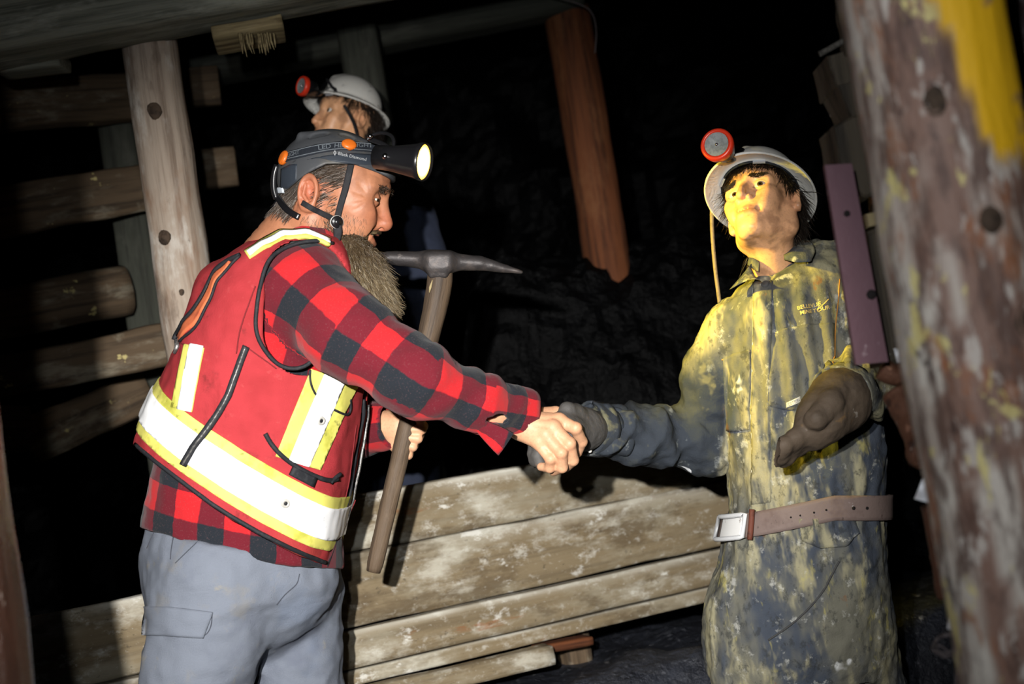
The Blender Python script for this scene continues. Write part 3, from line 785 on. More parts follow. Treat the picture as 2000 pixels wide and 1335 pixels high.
def head_fn(c, R, s, P):
    """a head and neck; local x forward, y left, z up; P tweaks the features"""
    c = np.asarray(c, float)
    def f(p):
        q = ((p - c) @ R) / s
        d = np.full(len(q), 0.5); m = (np.abs(q - [0, 0, -0.03]) < [0.2, 0.16, 0.25]).all(1)
        dd = np.sqrt((q ** 2).sum(1)) - 0.16; d[~m] = np.maximum(dd[~m], 0.03)
        if m.any(): d[m] = local(q[m])
        return d * s
    def local(q):
        a = q.copy(); a[:, 1] = np.abs(a[:, 1])                     # mirrored side
        d = ell(q, P.get('cran_c', (-0.008, 0, 0.038)), P.get('cran_r', (0.096, 0.074, 0.088)))
        d = smin(d, ell(q, (0.028, 0, -0.018), (0.062, 0.058, 0.085)), 0.03)
        d = smin(d, sph(q, P.get('fore_c', (0.030, 0, 0.050)), P.get('fore_r', 0.060)), 0.02)
        d = smin(d, cap(a, (-0.012, 0.050, -0.060), (0.062, 0.014, -0.100), 0.018, 0.016), 0.03)
        d = smin(d, cap(a, (-0.012, 0.052, -0.058), (-0.008, 0.060, -0.010), 0.016, 0.014), 0.03)
        d = smin(d, ell(q, (0.072, 0, -0.100), (0.019, 0.022, 0.018)), 0.018)          # chin
        d = smin(d, ell(q, (0.066, 0, -0.060), (0.030, 0.034, 0.032)), 0.02)           # muzzle
        ck = P.get('cheek', 0.0)
        d = smin(d, ell(a, (0.056, 0.044, -0.014), (0.026 + ck, 0.020, 0.020)), 0.022)   # cheek bones
        d = smin(d, ell(a, (0.060, 0.036, -0.040), (0.022 + ck, 0.018 + ck * 0.6, 0.024)), 0.02)
        d = smin(d, cap(a, (0.083, 0.010, 0.027), (0.066, 0.048, 0.023), 0.0105, 0.010), 0.016)  # brow
        ez = P.get('eye_z', 0.006); ex = P.get('eye_x', 0.071)
        d = smax(d, -sph(a, (0.094, 0.032, ez), 0.0195), 0.014)                       # sockets
        # lids around the eyeball, with an almond slit
        lid = sph(a, (ex, 0.032, ez), 0.0152)
        op = P.get('open', 0.0048)
        dy = (a[:, 1] - 0.032) / 0.0145
        slit = np.abs(q[:, 2] - ez - 0.0006) - op * np.sqrt(np.maximum(1 - dy * dy, 0))
        slit = np.where(np.abs(dy) < 1, slit, 0.01) * 0.8
        lid = smax(lid, -np.where(a[:, 0] > ex, slit, 0.02), 0.0012)
        d = smin(d, lid, 0.005)
        d = np.where(a[:, 0] > ex, smax(d, -np.maximum(slit, sph(a, (ex, 0.032, ez), 0.0185)), 0.001), d)
        # nose
        nt = np.array(P.get('nose', (0.105, 0, -0.030))); nr = P.get('nose_r', 0.0118)
        d = smin(d, chain(q, [np.array([0.082, 0, 0.020]), lerp(np.array([0.084, 0, 0.018]), nt, 0.55) + [0.003, 0, 0.0], nt], [0.0085, 0.0085, nr]), 0.010)
        d = smin(d, sph(a, nt + [-0.012, 0.0125, -0.004], 0.0085), 0.006)
        d = smax(d, -ell(a, nt + [-0.004, 0.0068, -0.0125], (0.006, 0.0034, 0.005)), 0.003)
        # mouth
        mz = P.get('mouth_z', -0.067); sm_ = P.get('smile', 0.0); mw = P.get('mouth_w', 0.024)
        d = smin(d, chain(a, [(0.0925, 0, mz + 0.0055), (0.0905, mw * 0.45, mz + 0.0055), (0.078, mw, mz + sm_)], [0.0058, 0.0055, 0.003]), 0.005)
        d = smin(d, chain(a, [(0.0905, 0, mz - 0.0065), (0.088, mw * 0.5, mz - 0.006 + sm_ * 0.3), (0.077, mw, mz + sm_)], [0.0068, 0.006, 0.003]), 0.005)
        gap = P.get('gap', 0.0009)
        cz = mz + sm_ * (a[:, 1] / mw) ** 2
        line = np.maximum(np.abs(q[:, 2] - cz) - gap * np.sqrt(np.maximum(1 - (a[:, 1] / (mw * 1.02)) ** 2, 0)), a[:, 1] - mw)
        d = smax(d, -np.maximum(line * 0.8, 0.072 - q[:, 0]), 0.0022)
        d = smax(d, -ell(a, (0.085, mw + 0.006, mz + sm_ + 0.001), (0.008, 0.0035, 0.006)), 0.006)
        if P.get('crease'):                                             # laughing lines from the nose wing
            d = smax(d, -chain(a, [(0.094, 0.019, -0.030), (0.085, 0.033, -0.050), (0.072, 0.038, -0.075)], [0.003, 0.0032, 0.002]), 0.008)
        # ears
        ec = np.array(P.get('ear', (-0.012, 0.073, -0.002))); et = P.get('ear_r', 0.032)
        A_ = np.deg2rad(14); Re = np.stack([[math.cos(A_), 0.42, math.sin(A_) * 0], [-0.42, 1, 0], [0.0, 0, 1]], 1)
        Re, _ = np.linalg.qr(Re); Re = Re * np.sign(np.diag(Re))
        w = (a - ec) @ Re
        tilt = -0.20; w = np.stack([w[:, 0] * math.cos(tilt) - w[:, 2] * math.sin(tilt), w[:, 1], w[:, 0] * math.sin(tilt) + w[:, 2] * math.cos(tilt)], 1)
        rim_r = np.sqrt((w[:, 0] / 0.62) ** 2 + (w[:, 2] * np.where(w[:, 2] < 0, 0.93, 1.0)) ** 2)
        rim = np.sqrt((rim_r - et * 0.82) ** 2 * 0.55 + (w[:, 1] - 0.009) ** 2) - 0.0042
        plate = smax(ell(w, (0, 0.003, 0), (et * 0.56, 0.0045, et * 0.92)), -ell(w, (0.004, 0.012, -0.002), (et * 0.30, 0.010, et * 0.42)), 0.003)
        ear = smin(plate, rim, 0.003)
        ear = smin(ear, sph(w, (0.006, 0.006, -et * 0.86), 0.0075), 0.006)
        ear = smin(ear, sph(w, (0.0135, 0.004, -0.004), 0.0055), 0.004)
        ear = smin(ear, chain(w, [(-0.006, 0.009, 0.012), (-0.008, 0.010, -0.006), (0.0, 0.009, -0.016)], [0.0025, 0.003, 0.003]), 0.003)
        d = smin(d, ear, 0.005)
        # neck
        nk = P.get('neck', (-0.045, 0, -0.22))
        d = smin(d, cap(q, (-0.022, 0, -0.055), nk, P.get('neck_r', 0.054), P.get('neck_r', 0.054) + 0.004), 0.025)
        d = smin(d, cap(a, (-0.028, 0.052, -0.045), np.array(nk) + [0.05, -0.03, 0.0], 0.013, 0.012), 0.02)
        if P.get('adam', True): d = smin(d, ell(q, np.array([0.026, 0, -0.145]), (0.014, 0.012, 0.016)), 0.02)
        return d
    return f
def skin_cols(V, c, R, s, base, lip, red, dirt=None, dirt_amt=0.0, nose=(0.105, 0, -0.03), mz=-0.067, mw=0.024, sm_=0.0, ear=(-0.012, 0.073, -0.002)):
    q = ((V - np.asarray(c)) @ R) / s; a = q.copy(); a[:, 1] = np.abs(a[:, 1])
    col = np.array(base)[None] * (1 + 0.10 * fbm(q, 45, 3, 3))[:, None]
    def g(cn, r): return np.exp(-(((a - np.array(cn)) / np.array(r)) ** 2).sum(1))
    rd = np.clip(0.9 * g(nose, (0.022, 0.016, 0.02)) + 0.6 * g((0.07, 0.04, -0.02), (0.03, 0.022, 0.02)) + 0.8 * g(ear, (0.03, 0.02, 0.035)), 0, 1)
    col = lerp(col, np.array(red)[None], (rd * 0.6)[:, None])
    lz = mz + sm_ * (np.minimum(a[:, 1], mw) / mw) ** 2
    lp = np.exp(-((q[:, 2] - lz) / 0.0105) ** 4) * sstep(mw + 0.003, mw - 0.004, a[:, 1]) * sstep(0.070, 0.080, q[:, 0])
    col = lerp(col, np.array(lip)[None], (lp * 0.75)[:, None])
    if dirt is not None:
        col = lerp(col, np.array(dirt)[None], (dirt_amt * sstep(-0.02, 0.35, fbm(q, 26, 4, 13)))[:, None])
    return col
def eyes(parent, c, R, s, look, ez=0.006, ex=0.071, iris=(0.05, 0.03, 0.015)):
    m = NT('eye'); co = m.new('ShaderNodeAttribute', attribute_name='col').outputs['Color']; m.color(co); m.rough(0.12)
    for sy in (1, -1):
        ce = np.asarray(c) + s * (R @ np.array([ex, 0.032 * sy, ez])); d = unit(look)
        Re = frame(d, R[:, 2])
        V, F = uvsphere(ce, 0.0138 * s, 60, 28, Re)
        k = ((V - ce) @ d) / (0.0138 * s)
        col = np.where((k > 0.970)[:, None], 0.004, np.where((k > 0.875)[:, None], np.array(iris)[None], np.array([0.62, 0.58, 0.52])[None]))
        part('eye', (V, F), m.m, parent, attrs={'col': col})
def mat_skin(name, rough=0.5, sss=0.08):
    t = NT(name); c = t.coord()
    col = t.new('ShaderNodeAttribute', attribute_name='col').outputs['Color']
    f = t.noise(c, 260, 3); col2 = t.mix(t.ramp(f, 0.45, 0.75, 0, 0.22), col, (0.22, 0.06, 0.03))
    t.color(col2); t.rough(rough); t.bsdf.inputs['Specular IOR Level'].default_value = 0.4
    t.bsdf.inputs['Subsurface Weight'].default_value = 0.0 * sss; t.bsdf.inputs['Subsurface Scale'].default_value = 0.006
    t.bsdf.inputs['Subsurface Radius'].default_value = (1.0, 0.35, 0.2)
    t.bump(t.noise(c, 420, 4, 0.7), 0.12, 0.002)
    return t.m
def mat_plaid(name, red, mid, black):
    t = NT(name); c = t.coord('pl'); w = t.coord()
    nz = t.new('ShaderNodeTexNoise'); t.link(w, nz.inputs['Vector']); nz.inputs['Scale'].default_value = 60
    vm = t.new('ShaderNodeVectorMath', operation='MULTIPLY_ADD'); t.link(nz.outputs['Color'], vm.inputs[0])
    vm.inputs[1].default_value = (0.05, 0.05, 0.05); t.link(c, vm.inputs[2])
    sx = t.new('ShaderNodeSeparateXYZ'); t.link(vm.outputs[0], sx.inputs[0])
    def band(o):
        fr = t.math('FRACT', o); a_ = t.ramp(fr, 0.485, 0.515); b_ = t.ramp(fr, 0.0, 0.03); return t.math('MULTIPLY', a_, 1.0) if False else t.math('SUBTRACT', t.math('ADD', a_, 0.0), t.math('MULTIPLY', t.math('SUBTRACT', 1.0, b_), 0.0))
    A_, B_ = band(sx.outputs[0]), band(sx.outputs[1])
    col = t.mix(A_, t.mix(B_, red, mid), t.mix(B_, mid, black))
    fz = t.noise(w, 350, 3); col = t.mix(t.ramp(fz, 0.55, 0.75, 0, 0.25), col, (0.20, 0.10, 0.10))
    st = t.noise(w, 14, 4); col = t.mix(t.ramp(st, 0.55, 0.8, 0, 0.3), col, black)
    t.color(col); t.rough(0.95); t.bsdf.inputs['Specular IOR Level'].default_value = 0.1
    t.bsdf.inputs['Sheen Weight'].default_value = 0.08
    t.bump(t.noise(w, 480, 4), 0.35, 0.002)
    return t.m
def cloth_disp(scale, amp, stretch=(1, 1, 1), seed=0, fine=0.35):
    st = np.array(stretch)
    def f(p):
        n = noise(p * st, scale, seed)
        r = 1 - 2 * np.abs(noise(p * st, scale * 1.3, seed + 4))
        return amp * (0.9 * n + 0.5 * (r - 0.6)) + amp * fine * noise(p, scale * 4.2, seed + 9)
    return f

M['skin'] = mat_skin('sunburnt_skin')
M['plaid'] = mat_plaid('buffalo_plaid_flannel', (0.44, 0.016, 0.02), (0.11, 0.010, 0.017), (0.014, 0.017, 0.022))
M['vest_red'] = layered('red_vest_fabric', (0.345, 0.030, 0.036), [(5, 0.48, 0.72, (0.25, 0.020, 0.022), 0.8), (18, 0.57, 0.72, (0.11, 0.014, 0.014), 0.6, 7), ((14, 5, 5), 0.56, 0.70, (0.20, 0.016, 0.018), 0.6, 5), (3.5, 0.56, 0.72, (0.33, 0.055, 0.035), 0.7), (60, 0.6, 0.72, (0.42, 0.07, 0.07), 0.35)],
                        rough=0.85, bump=((420, 420, 420), 0.35, 0.004), spec=0.2, wrinkle=(9, 3.0))
M['strip_silver'] = layered('silver_reflective_tape', (0.93, 0.94, 0.95), [(9, 0.62, 0.8, (0.62, 0.63, 0.62), 0.5), ((30, 70, 70), 0.66, 0.70, (0.40, 0.40, 0.38), 0.6)], rough=0.4, spec=0.5)
M['strip_yellow'] = layered('yellow_hi_vis_tape', (0.62, 0.58, 0.13), [(12, 0.48, 0.70, (0.34, 0.34, 0.04), 0.85), (40, 0.60, 0.7, (0.12, 0.13, 0.03), 0.8)], rough=0.75)
M['black_trim'] = layered('black_binding', (0.012, 0.013, 0.016), [(90, 0.5, 0.7, (0.03, 0.032, 0.036), 0.7)], rough=0.7, bump=(300, 0.3, 0.001))
M['zip'] = layered('zip_teeth', (0.10, 0.10, 0.10), [((200, 200, 200), 0.45, 0.55, (0.35, 0.34, 0.32), 0.6)], rough=0.4, metal=0.6)
M['orange_lining'] = layered('orange_pocket_lining', (0.55, 0.13, 0.05), [(20, 0.5, 0.7, (0.30, 0.06, 0.03), 0.7)], rough=0.85)
M['trouser'] = layered('grey_work_trousers', (0.150, 0.168, 0.205), [(6, 0.5, 0.72, (0.105, 0.118, 0.155), 0.8), (9, 0.56, 0.70, (0.19, 0.185, 0.175), 0.6), (14, 0.62, 0.72, (0.25, 0.225, 0.17), 0.6), ((4, 4, 4), 0.55, 0.7, (0.13, 0.16, 0.22), 0.5)],
                       rough=0.85, bump=((420, 420, 420), 0.4, 0.004), spec=0.2, wrinkle=((7, 7, 18), 3.5))
M['stitch'] = layered('dark_stitching', (0.05, 0.055, 0.07), rough=0.9)
M['boot'] = layered('black_boot_leather', (0.02, 0.018, 0.016), [(20, 0.5, 0.7, (0.06, 0.05, 0.045), 0.6)], rough=0.6)
M['hair_brown'] = layered('grey_brown_hair', (0.055, 0.033, 0.019), [((60, 60, 60), 0.5, 0.62, (0.17, 0.125, 0.085), 0.85)], rough=0.45, spec=0.5)
M['beard'] = layered('grey_blond_beard', (0.045, 0.029, 0.015), [((160, 60, 160), 0.48, 0.62, (0.13, 0.095, 0.05), 0.9)], rough=0.5, spec=0.4)
M['helmet_grey'] = layered('dusty_grey_helmet', (0.050, 0.053, 0.058), [(9, 0.5, 0.68, (0.085, 0.08, 0.07), 0.8), (24, 0.62, 0.72, (0.17, 0.155, 0.125), 0.6), ((8, 60, 60), 0.66, 0.72, (0.02, 0.02, 0.022), 0.7)], rough=0.5, bump=(200, 0.1, 0.001))
M['helmet_slate'] = layered('slate_helmet_panel', (0.027, 0.034, 0.045), [(14, 0.55, 0.75, (0.06, 0.06, 0.06), 0.5)], rough=0.5)
M['band'] = layered('black_elastic_band', (0.010, 0.013, 0.019), [(200, 0.5, 0.7, (0.02, 0.024, 0.03), 0.6)], rough=0.8)
M['band_line'] = layered('grey_band_print', (0.11, 0.125, 0.14), rough=0.7)
M['print_white'] = layered('pale_print', (0.30, 0.31, 0.32), [(120, 0.5, 0.7, (0.13, 0.13, 0.14), 0.6)], rough=0.6)
M['orange_clip'] = layered('orange_plastic_clip', (0.60, 0.13, 0.012), [(120, 0.6, 0.7, (0.2, 0.05, 0.01), 0.6)], rough=0.4, spec=0.5)
M['strap'] = layered('black_webbing', (0.012, 0.012, 0.014), [(150, 0.5, 0.7, (0.028, 0.028, 0.03), 0.7)], rough=0.75)
M['plastic'] = layered('black_plastic', (0.008, 0.008, 0.009), rough=0.28, spec=0.5)
M['chrome'] = layered('worn_chrome', (0.55, 0.55, 0.56), rough=0.2, metal=1.0)
M['eyelet'] = layered('dull_brass_eyelet', (0.38, 0.37, 0.34), rough=0.4, spec=0.5)
M['teeth'] = layered('teeth', (0.62, 0.52, 0.34), rough=0.35)

# ================================================================ the man in the red vest
def world_down(c, z):
    w = toW(c); return toC(np.array([w[0], w[1], z]))
g_base = np.array([toW(K(520, 1150, 2.75))[0], toW(K(520, 1150, 2.75))[1], 0.0])
GS = 1.12; gphi = math.radians(15); gyaw = math.radians(3)
gF = np.array([math.cos(gphi) * math.cos(gyaw), -math.sin(gphi), -math.sin(gyaw)])
gU = np.array([math.sin(gphi), math.cos(gphi), 0.0])
gR = frame(gF, gU)                       # x forward (image right), y left (away from the viewer), z up
GP = dict(cran_c=(0.002, 0, 0.028), cran_r=(0.084, 0.070, 0.068), fore_c=(0.032, 0, 0.036), fore_r=0.058, nose=(0.1015, 0, -0.0255), nose_r=0.0145, cheek=0.003, open=0.0022, smile=0.009,
          gap=0.0055, mouth_w=0.028, mouth_z=-0.056, crease=True, ear=(-0.026, 0.070, -0.013), ear_r=0.031, neck=(-0.075, 0, -0.175), neck_r=0.060)
gC = K(735, 391, 2.70) - GS * (gR @ np.array([0.080, -0.032, 0.006]))
ghead = head_fn(gC, gR, GS, GP)
# torso in the shirt and the vest
shirt_rows = [(430, 585, 650, 0.07), (480, 520, 690, 0.15), (540, 455, 705, 0.195), (600, 425, 700, 0.205), (700, 380, 694, 0.195), (800, 338, 684, 0.18),
              (900, 305, 670, 0.175), (1000, 283, 662, 0.175), (1060, 279, 668, 0.175), (1130, 281, 672, 0.172), (1180, 285, 672, 0.17)]
vest_rows = [(440, 552, 655, 0.085), (470, 500, 690, 0.16), (505, 440, 708, 0.215), (590, 396, 720, 0.232), (650, 366, 724, 0.235), (700, 340, 722, 0.232), (780, 303, 716, 0.228),
             (870, 270, 703, 0.225), (950, 264, 686, 0.222), (1050, 262, 664, 0.22), (1130, 262, 648, 0.215)]
shirt_l = loft(shirt_rows, 2.75, 2.2); vest_l = loft(vest_rows, 2.75, 2.3)
armR = [K(592, 572, 2.60), K(680, 650, 2.53), K(812, 738, 2.50), K(930, 786, 2.56), K(1012, 802, 2.62)]
armRr = [0.086, 0.074, 0.064, 0.049, 0.041]
armL = [K(640, 575, 2.92), K(610, 800, 2.98), K(690, 838, 2.94), K(768, 828, 2.875)]
armLr = [0.085, 0.066, 0.056, 0.050]
hemy = lambda x: 1030 + (x - 280) * 0.212 - 26 * np.sin(np.clip((x - 280) / 390, 0, 1) * np.pi) * -0.6
def pxy(p): return 1000 + p[:, 0] / -p[:, 2] * FPX, 667.5 - p[:, 1] / -p[:, 2] * FPX
def flat_px(p, d0=2.75): return 1000 + p[:, 0] / d0 * FPX, 667.5 - p[:, 1] / d0 * FPX
def shirt_f(p):
    dd = np.clip(-p[:, 2], 2.55, 2.75); x = 1000 + p[:, 0] / dd * FPX; y = 667.5 - p[:, 1] / dd * FPX
    t = np.maximum(shirt_l(p), (y - hemy(x)) / FPX * 2.75 * 0.95)
    r = chain(p, armR, armRr, 0.03); l = chain(p, armL, armLr, 0.03)
    eR = unit(armR[-1] - armR[-2]); r = np.maximum(r, (p - armR[-1]) @ eR - 0.012)
    eL = unit(armL[-1] - armL[-2]); l = np.maximum(l, (p - armL[-1]) @ eL - 0.004)
    # open cuffs
    r = smax(r, -ell(p, K(958, 815, 2.555), (0.034, 0.0125, 0.045), frame(eR, [0, 0, 1.0])[:, [0, 1, 2]]), 0.004)
    r = smax(r, -cap(p, armR[-1] - eR * 0.05, armR[-1] + eR * 0.06, 0.034), 0.006)
    l = smax(l, -cap(p, armL[-1] - eL * 0.045, armL[-1] + eL * 0.06, 0.041), 0.006)
    return smin(smin(t, r, 0.035), l, 0.03)
def arm_uv(p, pts):
    best = np.full(len(p), 9.0); u = np.zeros(len(p)); v = np.zeros(len(p)); s0 = 0.0
    ref = unit(np.array([0.25, 0.15, 1.0]))
    for a, b in zip(pts[:-1], pts[1:]):
        ab = b - a; L = np.linalg.norm(ab); e = ab / L
        t = np.clip((p - a) @ e, -0.12 if s0 == 0 else 0, L); q = p - a - t[:, None] * e; d = np.sqrt((q ** 2).sum(1))
        n = unit(ref - (ref @ e) * e); bb = np.cross(e, n)
        ang = np.arctan2(q @ bb, q @ n)
        m = d < best; best[m] = d[m]; u[m] = s0 + t[m]; v[m] = ang[m] * 0.066
        s0 += L
    return u, v, best
def fold_arm(p):
    u, v, b = arm_uv(p, armR)
    k = np.exp(-(b / 0.12) ** 2)
    ph = noise(p, 11, 3) * 3.0 + v * 26
    return k * 0.0032 * np.sin(u * 95 + ph) * sstep(0.08, 0.2, u)
sd1 = cloth_disp(10, 0.007, (1, 1, 1), 2)
shirt = Surf(shirt_f, lambda p: sd1(p) + fold_arm(p))
V, F = shirt.mesh(K(240, 1200, 3.2), K(1080, 400, 2.35) * [1.12, 1.05, 1] + [0, 0, 0.02], 0.0047)
S = 0.104
x, y = flat_px(V); uR, vR, bR = arm_uv(V, armR); uL, vL, bL = arm_uv(V, armL)
dt = shirt_l(V); dr = chain(V, armR, armRr); dl = chain(V, armL, armLr)
cx = np.interp(y, [440, 600, 800, 1000, 1150], [600, 570, 520, 485, 478])
ang = np.arctan2(V[:, 0] - K(500, 0, 2.75)[0] - (cx - 500) / FPX * 2.75, V[:, 2] + 2.75)
pl = np.stack([(y * 0.975 - x * 0.2) / FPX * 2.75 / S, ang * 0.19 / S + 0.1, 0 * x], 1)
mR = (dr < dt + 0.004) & (dr < dl); mL = (dl < dt + 0.004) & ~mR
pl[mR] = np.stack([uR[mR] / S + 0.15, vR[mR] / S + 0.30 + uR[mR] * 0.0, 0 * uR[mR]], 1)
pl[mL] = np.stack([uL[mL] / S, vL[mL] / S + 0.5, 0 * uL[mL]], 1)
shirt_mesh = (V, F); shirt_pl = pl

# ---- body: head and neck, right forearm and hand on the mannequin's glove, left hand on the pick, trunk and legs
def finger(p, pts, rs): return chain(p, pts, rs, 0.004)
d1 = 2.64
wr = K(1000, 812, 2.625); kn = {}
RH = dict(index=[(1092, 822, 2.625), (1124, 836, 2.612), (1136, 862, 2.640), (1128, 884, 2.662)],
          middle=[(1080, 836, 2.606), (1112, 866, 2.590), (1119, 898, 2.612), (1106, 912, 2.640)],
          ring=[(1066, 850, 2.600), (1096, 884, 2.585), (1098, 912, 2.602), (1082, 920, 2.632)],
          pinky=[(1052, 864, 2.604), (1075, 896, 2.592), (1074, 913, 2.605), (1057, 911, 2.622)],
          thumb=[(1040, 812, 2.660), (1085, 806, 2.690), (1112, 812, 2.715), (1128, 826, 2.720)])
RHr = dict(index=(0.0135, 0.0112, 0.0104, 0.0088), middle=(0.0138, 0.0116, 0.0106, 0.009), ring=(0.0132, 0.011, 0.0102, 0.0088), pinky=(0.012, 0.0098, 0.0092, 0.008), thumb=(0.0165, 0.0125, 0.0115, 0.010))
def handR(p):
    el = K(845, 765, 2.52)
    d = chain(p, [el, K(960, 800, 2.595), wr, K(1022, 822, 2.625)], [0.043, 0.031, 0.0285, 0.027], 0.02)
    for nm in ('index', 'middle', 'ring', 'pinky'):
        mc = K(*RH[nm][0]); d = smin(d, cap(p, K(1018, 820 + 6 * ('index', 'middle', 'ring', 'pinky').index(nm), 2.628), mc, 0.019, RHr[nm][0] * 1.08), 0.014)
    for nm in RH:
        d = smin(d, finger(p, [K(*q) for q in RH[nm]], RHr[nm]), 0.0055 if nm != 'thumb' else 0.01)
    for a, b in ((('index'), None), ('middle', None), ('ring', None), ('pinky', None)):
        d = smin(d, sph(p, K(*RH[a][0]) + [0, 0.004, 0.005], 0.0080), 0.010)                # knuckles
        d = smin(d, sph(p, K(*RH[a][1]) + [0.001, 0.001, 0.003], RHr[a][1] * 0.86), 0.004)
    for a, b in ((0, 'index'), (1, 'middle'), (2, 'ring')):                                  # tendons
        d = smin(d, cap(p, K(1022, 816 + 6 * a, 2.606), K(*RH[b][0]) + [0, 0.004, 0.008], 0.0035), 0.008)
    return d
LH = dict(thumb=[(786, 800, 2.85), (806, 806, 2.815), (822, 822, 2.812)],
          index=[(800, 826, 2.86), (826, 832, 2.842), (824, 838, 2.815), (806, 838, 2.812)],
          middle=[(792, 844, 2.86), (818, 850, 2.842), (816, 856, 2.815), (798, 854, 2.812)],
          ring=[(784, 862, 2.862), (808, 868, 2.845), (806, 872, 2.818), (790, 870, 2.816)],
          pinky=[(778, 878, 2.864), (798, 884, 2.85), (797, 888, 2.824), (784, 886, 2.82)])
def handL(p):
    d = chain(p, [K(660, 835, 2.95), K(760, 832, 2.885), K(782, 838, 2.872)], [0.036, 0.028, 0.026], 0.02)
    d = smin(d, cap(p, K(780, 822, 2.868), K(774, 866, 2.872), 0.020, 0.018), 0.015)
    for nm in LH: d = smin(d, finger(p, [K(*q) for q in LH[nm]], [0.0115, 0.0100, 0.0092, 0.0082][:len(LH[nm])]), 0.005)
    return d
hipN, hipF = K(430, 1130, 2.66), K(566, 1140, 2.84)
kneeN, kneeF = K(366, 1400, 2.64), K(572, 1405, 2.84)
ankN, ankF = world_down(kneeN + np.array([-0.02, 0, 0]), 0.10), world_down(kneeF + np.array([0.02, 0, 0.0]), 0.10)
def trunk(p):
    d = shirt_l(p) + 0.02
    x, y = flat_px(p); d = np.maximum(d, (y - 1120) / FPX * 2.75)
    for pts in (armR[:4], armL[:3]): d = smin(d, chain(p, pts, [0.055, 0.05, 0.042, 0.036][:len(pts)], 0.02), 0.03)
    for h_, k_, a_ in ((hipN, kneeN, ankN), (hipF, kneeF, ankF)): d = smin(d, chain(p, [h_, k_, a_], [0.085, 0.06, 0.045], 0.03), 0.04)
    return d
def headonly(p):
    return np.maximum(ghead(p), -(p[:, 1] - K(0, 520, 2.7)[1]) - 0.0)
def wrinkles(p):
    q = ((p - gC) @ gR) / GS; a = np.abs(q[:, 1])
    an = np.arctan2(q[:, 2] - 0.004, 0.074 - q[:, 0]); rr_ = np.hypot(q[:, 2] - 0.004, 0.074 - q[:, 0])
    crow = -0.0011 * np.maximum(0, np.sin(an * 13 + 1.2 * noise(q, 60))) * sstep(0.010, 0.016, rr_) * sstep(0.045, 0.025, rr_) * sstep(1.3, 0.9, np.abs(an)) * (a > 0.03)
    fore = -0.0009 * np.maximum(0, np.sin((q[:, 2] + 0.05 * q[:, 0]) * 560 + 1.5 * noise(q, 30))) * sstep(0.036, 0.042, q[:, 2]) * sstep(0.072, 0.062, q[:, 2]) * sstep(0.045, 0.065, q[:, 0])
    neck = -0.0010 * np.maximum(0, np.sin(q[:, 2] * 330 + q[:, 0] * 120)) * sstep(-0.06, -0.09, q[:, 2]) * sstep(0.0, -0.03, q[:, 0])
    return crow + fore + neck + 0.0004 * noise(q, 120, 2)
VH, FH = Surf(headonly, wrinkles).mesh(gC - 0.24, gC + 0.2, 0.0026, slack=0.006)
GH = (((VH - gC) @ gR) / GS)
colH = skin_cols(VH, gC, gR, GS, srgb(166, 112, 82), srgb(140, 68, 54), srgb(172, 74, 55), srgb(100, 60, 42), 0.34, GP['nose'], GP['mouth_z'], GP['mouth_w'], GP['smile'], GP['ear'])
_sc = sstep(-0.030, -0.045, GH[:, 0]) * sstep(-0.060, -0.040, GH[:, 2]) + sstep(0.034, 0.022, GH[:, 0]) * sstep(0.004, 0.016, GH[:, 2] - 0.10 * np.maximum(GH[:, 0], 0))
_sc *= 1 - np.exp(-(((np.abs(GH) - [0.026, 0.078, 0.0]) / [0.026, 0.014, 0.045]) ** 2).sum(1) * (1.0)) * 0 - (((np.abs(np.abs(GH[:, 1]) - 0.078) < 0.016) & (np.abs(GH[:, 0] + 0.026) < 0.024) & (np.abs(GH[:, 2] + 0.013) < 0.034)))
colH = lerp(colH, np.array([0.05, 0.032, 0.02])[None], np.clip(_sc, 0, 1)[:, None] * 0.85)      # scalp under the hair
VR, FR = Surf(handR).mesh(K(840, 960, 2.78), K(1180, 720, 2.44), 0.0026, slack=0.006)
VL, FL = Surf(handL).mesh(K(640, 930, 3.04), K(860, 760, 2.76), 0.0035, slack=0.006)
VT, FT = Surf(trunk).mesh(toC(g_base) * 0 + K(200, 1200, 3.3) - [0, 1.0, 0], K(1000, 420, 2.3), 0.011)
hc = np.array(srgb(200, 154, 122))
def hand_col(Vh): return hc[None] * (1 + 0.12 * fbm(Vh, 40, 3, 5))[:, None] * np.array([1, 0.97, 0.93])
colR = hand_col(VR)
kk = sum(np.exp(-((VR - K(*RH[n_][i])) ** 2).sum(1) / 0.011 ** 2) for n_ in ('index', 'middle', 'ring', 'pinky') for i in (0, 1))
colR = lerp(colR, np.array(srgb(196, 130, 96))[None], np.clip(kk * 0.55, 0, 1)[:, None])
def joinm(*parts):
    o = 0; Vs = []; Fs = []
    for V_, F_ in parts: Vs.append(V_); Fs.append(np.asarray(F_) + o); o += len(V_)
    return np.concatenate(Vs), np.concatenate(Fs)
Vb, Fb = joinm((VH, FH), (VR, FR), (VL, FL), (VT, FT))
colB = np.concatenate([colH, colR, hand_col(VL), np.tile(hc, (len(VT), 1))])
man = root('person', g_base, 'bearded man in red reflective vest and plaid flannel shirt, shaking hands', 'person', None,
           mk_mesh('person', Vb, Fb, M['skin'], attrs={'col': colB}, base=g_base))
eyes(man, gC, gR, GS, gF * 1.0 + np.array([0, -0.05, 0.25]), iris=(0.03, 0.02, 0.015))
